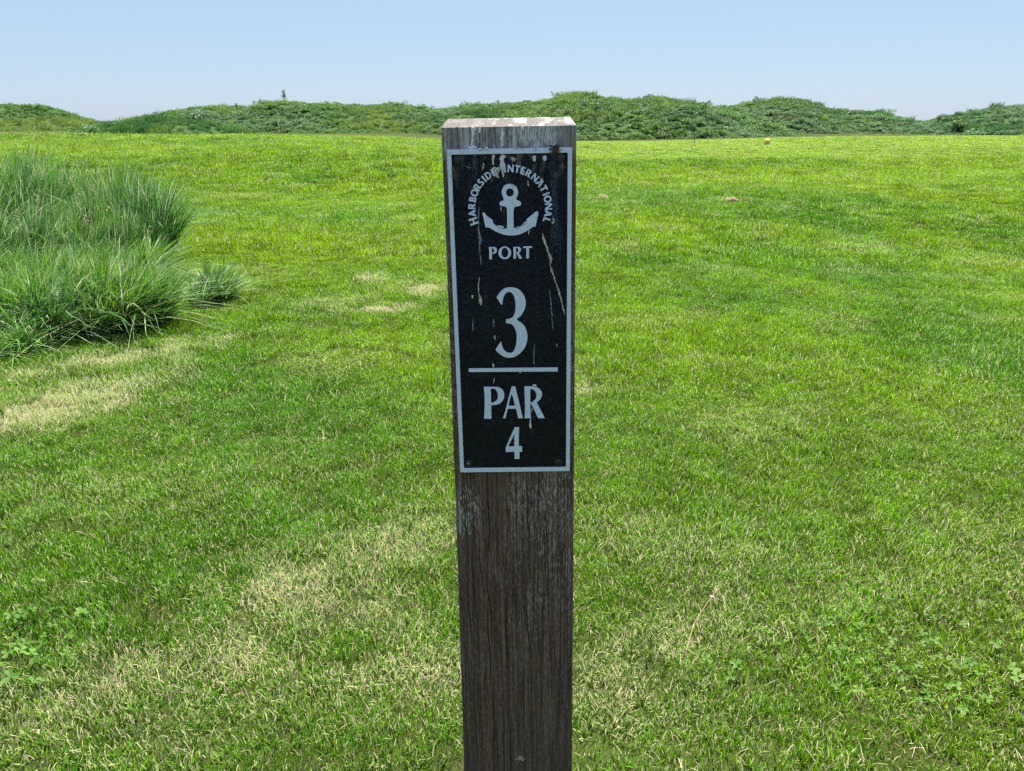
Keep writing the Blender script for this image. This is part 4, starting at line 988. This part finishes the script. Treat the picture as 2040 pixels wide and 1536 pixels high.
# dry stems lying on the lawn
def stem(label, a, b, lift, seed):
    q = np.random.default_rng(seed); A = np.array([*a, gz(*a) + lift[0]]); B = np.array([*b, gz(*b) + lift[1]])
    r = empty('straw_stem', A); tag(r, label, 'straw', 'loose straws on the lawn')
    d = B - A; side = np.array([-d[1], d[0], 0]); m1 = d * .35 + side * .06 + (0, 0, .004); m2 = d * .7 + side * .03 + (0, 0, .006)
    V, F = tube([np.zeros(3), m1, m2, d], [.0008, .0007, .0006, .0003], 5)
    mesh_obj('stalk', V, F, straw_m, r, attrs={'rnd': np.full(len(V), q.uniform())})
    t = m2[None] + (d - m2)[None] * q.uniform(.1, .9, (5, 1)); V, F = leaf_quads(t, .007, q, .1)
    mesh_obj('husk', V, F, straw_m, r, attrs={'rnd': np.full(len(V), q.uniform())})
stem('long curved straw leaning in the grass at lower right', (.325, 1.215), (.415, 1.345), (.015, .065), 1)
stem('dry straw lying flat below the left straw patch', (-1.46, 2.15), (-1.36, 2.22), (.03, .045), 2)
stem('pale wide dead blade on the lawn left of the plaque', (-.60, 2.24), (-.56, 2.15), (.05, .04), 4)

# clover
M = Mat('clover_leaf'); r_ = M.attr('rnd')
clover_m = M.done(leaf_shader(M, M.mix(r_, (.060, .150, .014), (.120, .240, .025)), .30, (1.15, 1.2, .5), .55, .25))
def clover_leaf(q, c, size, tilt):
    """three heart-shaped leaflets on one stalk"""
    V, F, a0 = [], [], q.uniform(0, 6.28)
    ax = np.array([math.cos(q.uniform(0, 6.28)) * tilt, math.sin(q.uniform(0, 6.28)) * tilt, 1.]); ax /= np.linalg.norm(ax)
    u = np.cross(ax, (1, 0, .01)); u /= np.linalg.norm(u); v = np.cross(ax, u)
    shape = [(0, 0), (.35, .30), (.75, .50), (1.02, .32), (.93, 0), (1.02, -.32), (.75, -.50), (.35, -.30)]
    for k in range(3):
        a = a0 + k * 2.094
        d, e = u * math.cos(a) + v * math.sin(a), -u * math.sin(a) + v * math.cos(a); b = len(V)
        for l, w_ in shape: V.append(c + size * (d * l + e * w_ * .95 + ax * (.18 * abs(w_) + .10 * l)))
        F += [(b, b + 1, b + 2, b + 3, b + 4), (b, b + 4, b + 5, b + 6, b + 7)]
    return V, F
def clover(x, y, n, spread, size, seed, hgt=(.020, .042)):
    q = np.random.default_rng(seed); V, F, R_ = [], [], []; S = []
    for _ in range(n):
        dx, dy = q.normal(0, spread, 2); h = q.uniform(*hgt); c = np.array([dx, dy, gz(x + dx, y + dy) - gz(x, y) + h])
        v, f = clover_leaf(q, c, size * q.uniform(.7, 1.15), .35); b = len(V)
        V += v; F += [tuple(i + b for i in g) for g in f]; R_ += [q.uniform()] * len(v)
        S.append(tube([(dx * .8, dy * .8, c[2] - h), (dx * .95, dy * .95, c[2] - h * .4), c], [.0008, .0008, .0006], 4))
    return V, F, R_, S
for k, (x, y, n, sp, sz, lab) in enumerate(((-.875, 1.17, 7, .022, .0145, 'clover with broad round leaves near the lower left corner'),
        (-.955, 1.275, 6, .025, .013, 'clover at the left picture edge, further back than its neighbours'),
        (-.835, 1.345, 3, .018, .012, 'smallest clover at lower left, nearest the lawn centre'),
        (.90, 1.135, 7, .028, .014, 'bright clover at the lower right corner'),
        (.375, 1.145, 4, .02, .013, 'few clover leaves in the thin grass right of the post foot'))):
    V, F, R_, S = clover(x, y, n, sp, sz, 20 + k)
    r = empty('clover', (x, y, gz(x, y))); tag(r, lab, 'clover', 'clover plants in the lawn')
    for j in range(n):                                   # each leaf with its stalk
        lv, lf = np.array(V[j * 24:(j + 1) * 24]), [tuple(i - j * 24 for i in g) for g in F[j * 6:(j + 1) * 6]]
        vv, ff = join([(lv, lf), S[j]])
        mesh_obj('leaf', vv, ff, clover_m, r, attrs={'rnd': np.full(len(vv), R_[j * 24])})
VV, FF, RR = [], [], []
for k, (x, y, n, sp, s_) in enumerate(((.56, 1.24, 24, .06, .0075), (.70, 1.20, 36, .08, .008), (.78, 1.13, 26, .06, .0085), (.82, 1.27, 22, .07, .0075), (.62, 1.33, 16, .07, .007), (-.90, 1.22, 14, .05, .010))):
    V, F, R_, S = clover(x, y, n, sp, s_, 40 + k, (.014, .032)); b = len(VV)
    VV += [v + np.array([x, y, gz(x, y)]) for v in V]; FF += [tuple(i + b for i in g) for g in F]; RR += R_
tag(mesh_obj('clover_cover', np.array(VV), FF, clover_m, attrs={'rnd': RR}), 'small clover leaves mixed through the grass at lower right', 'clover', kind='stuff')
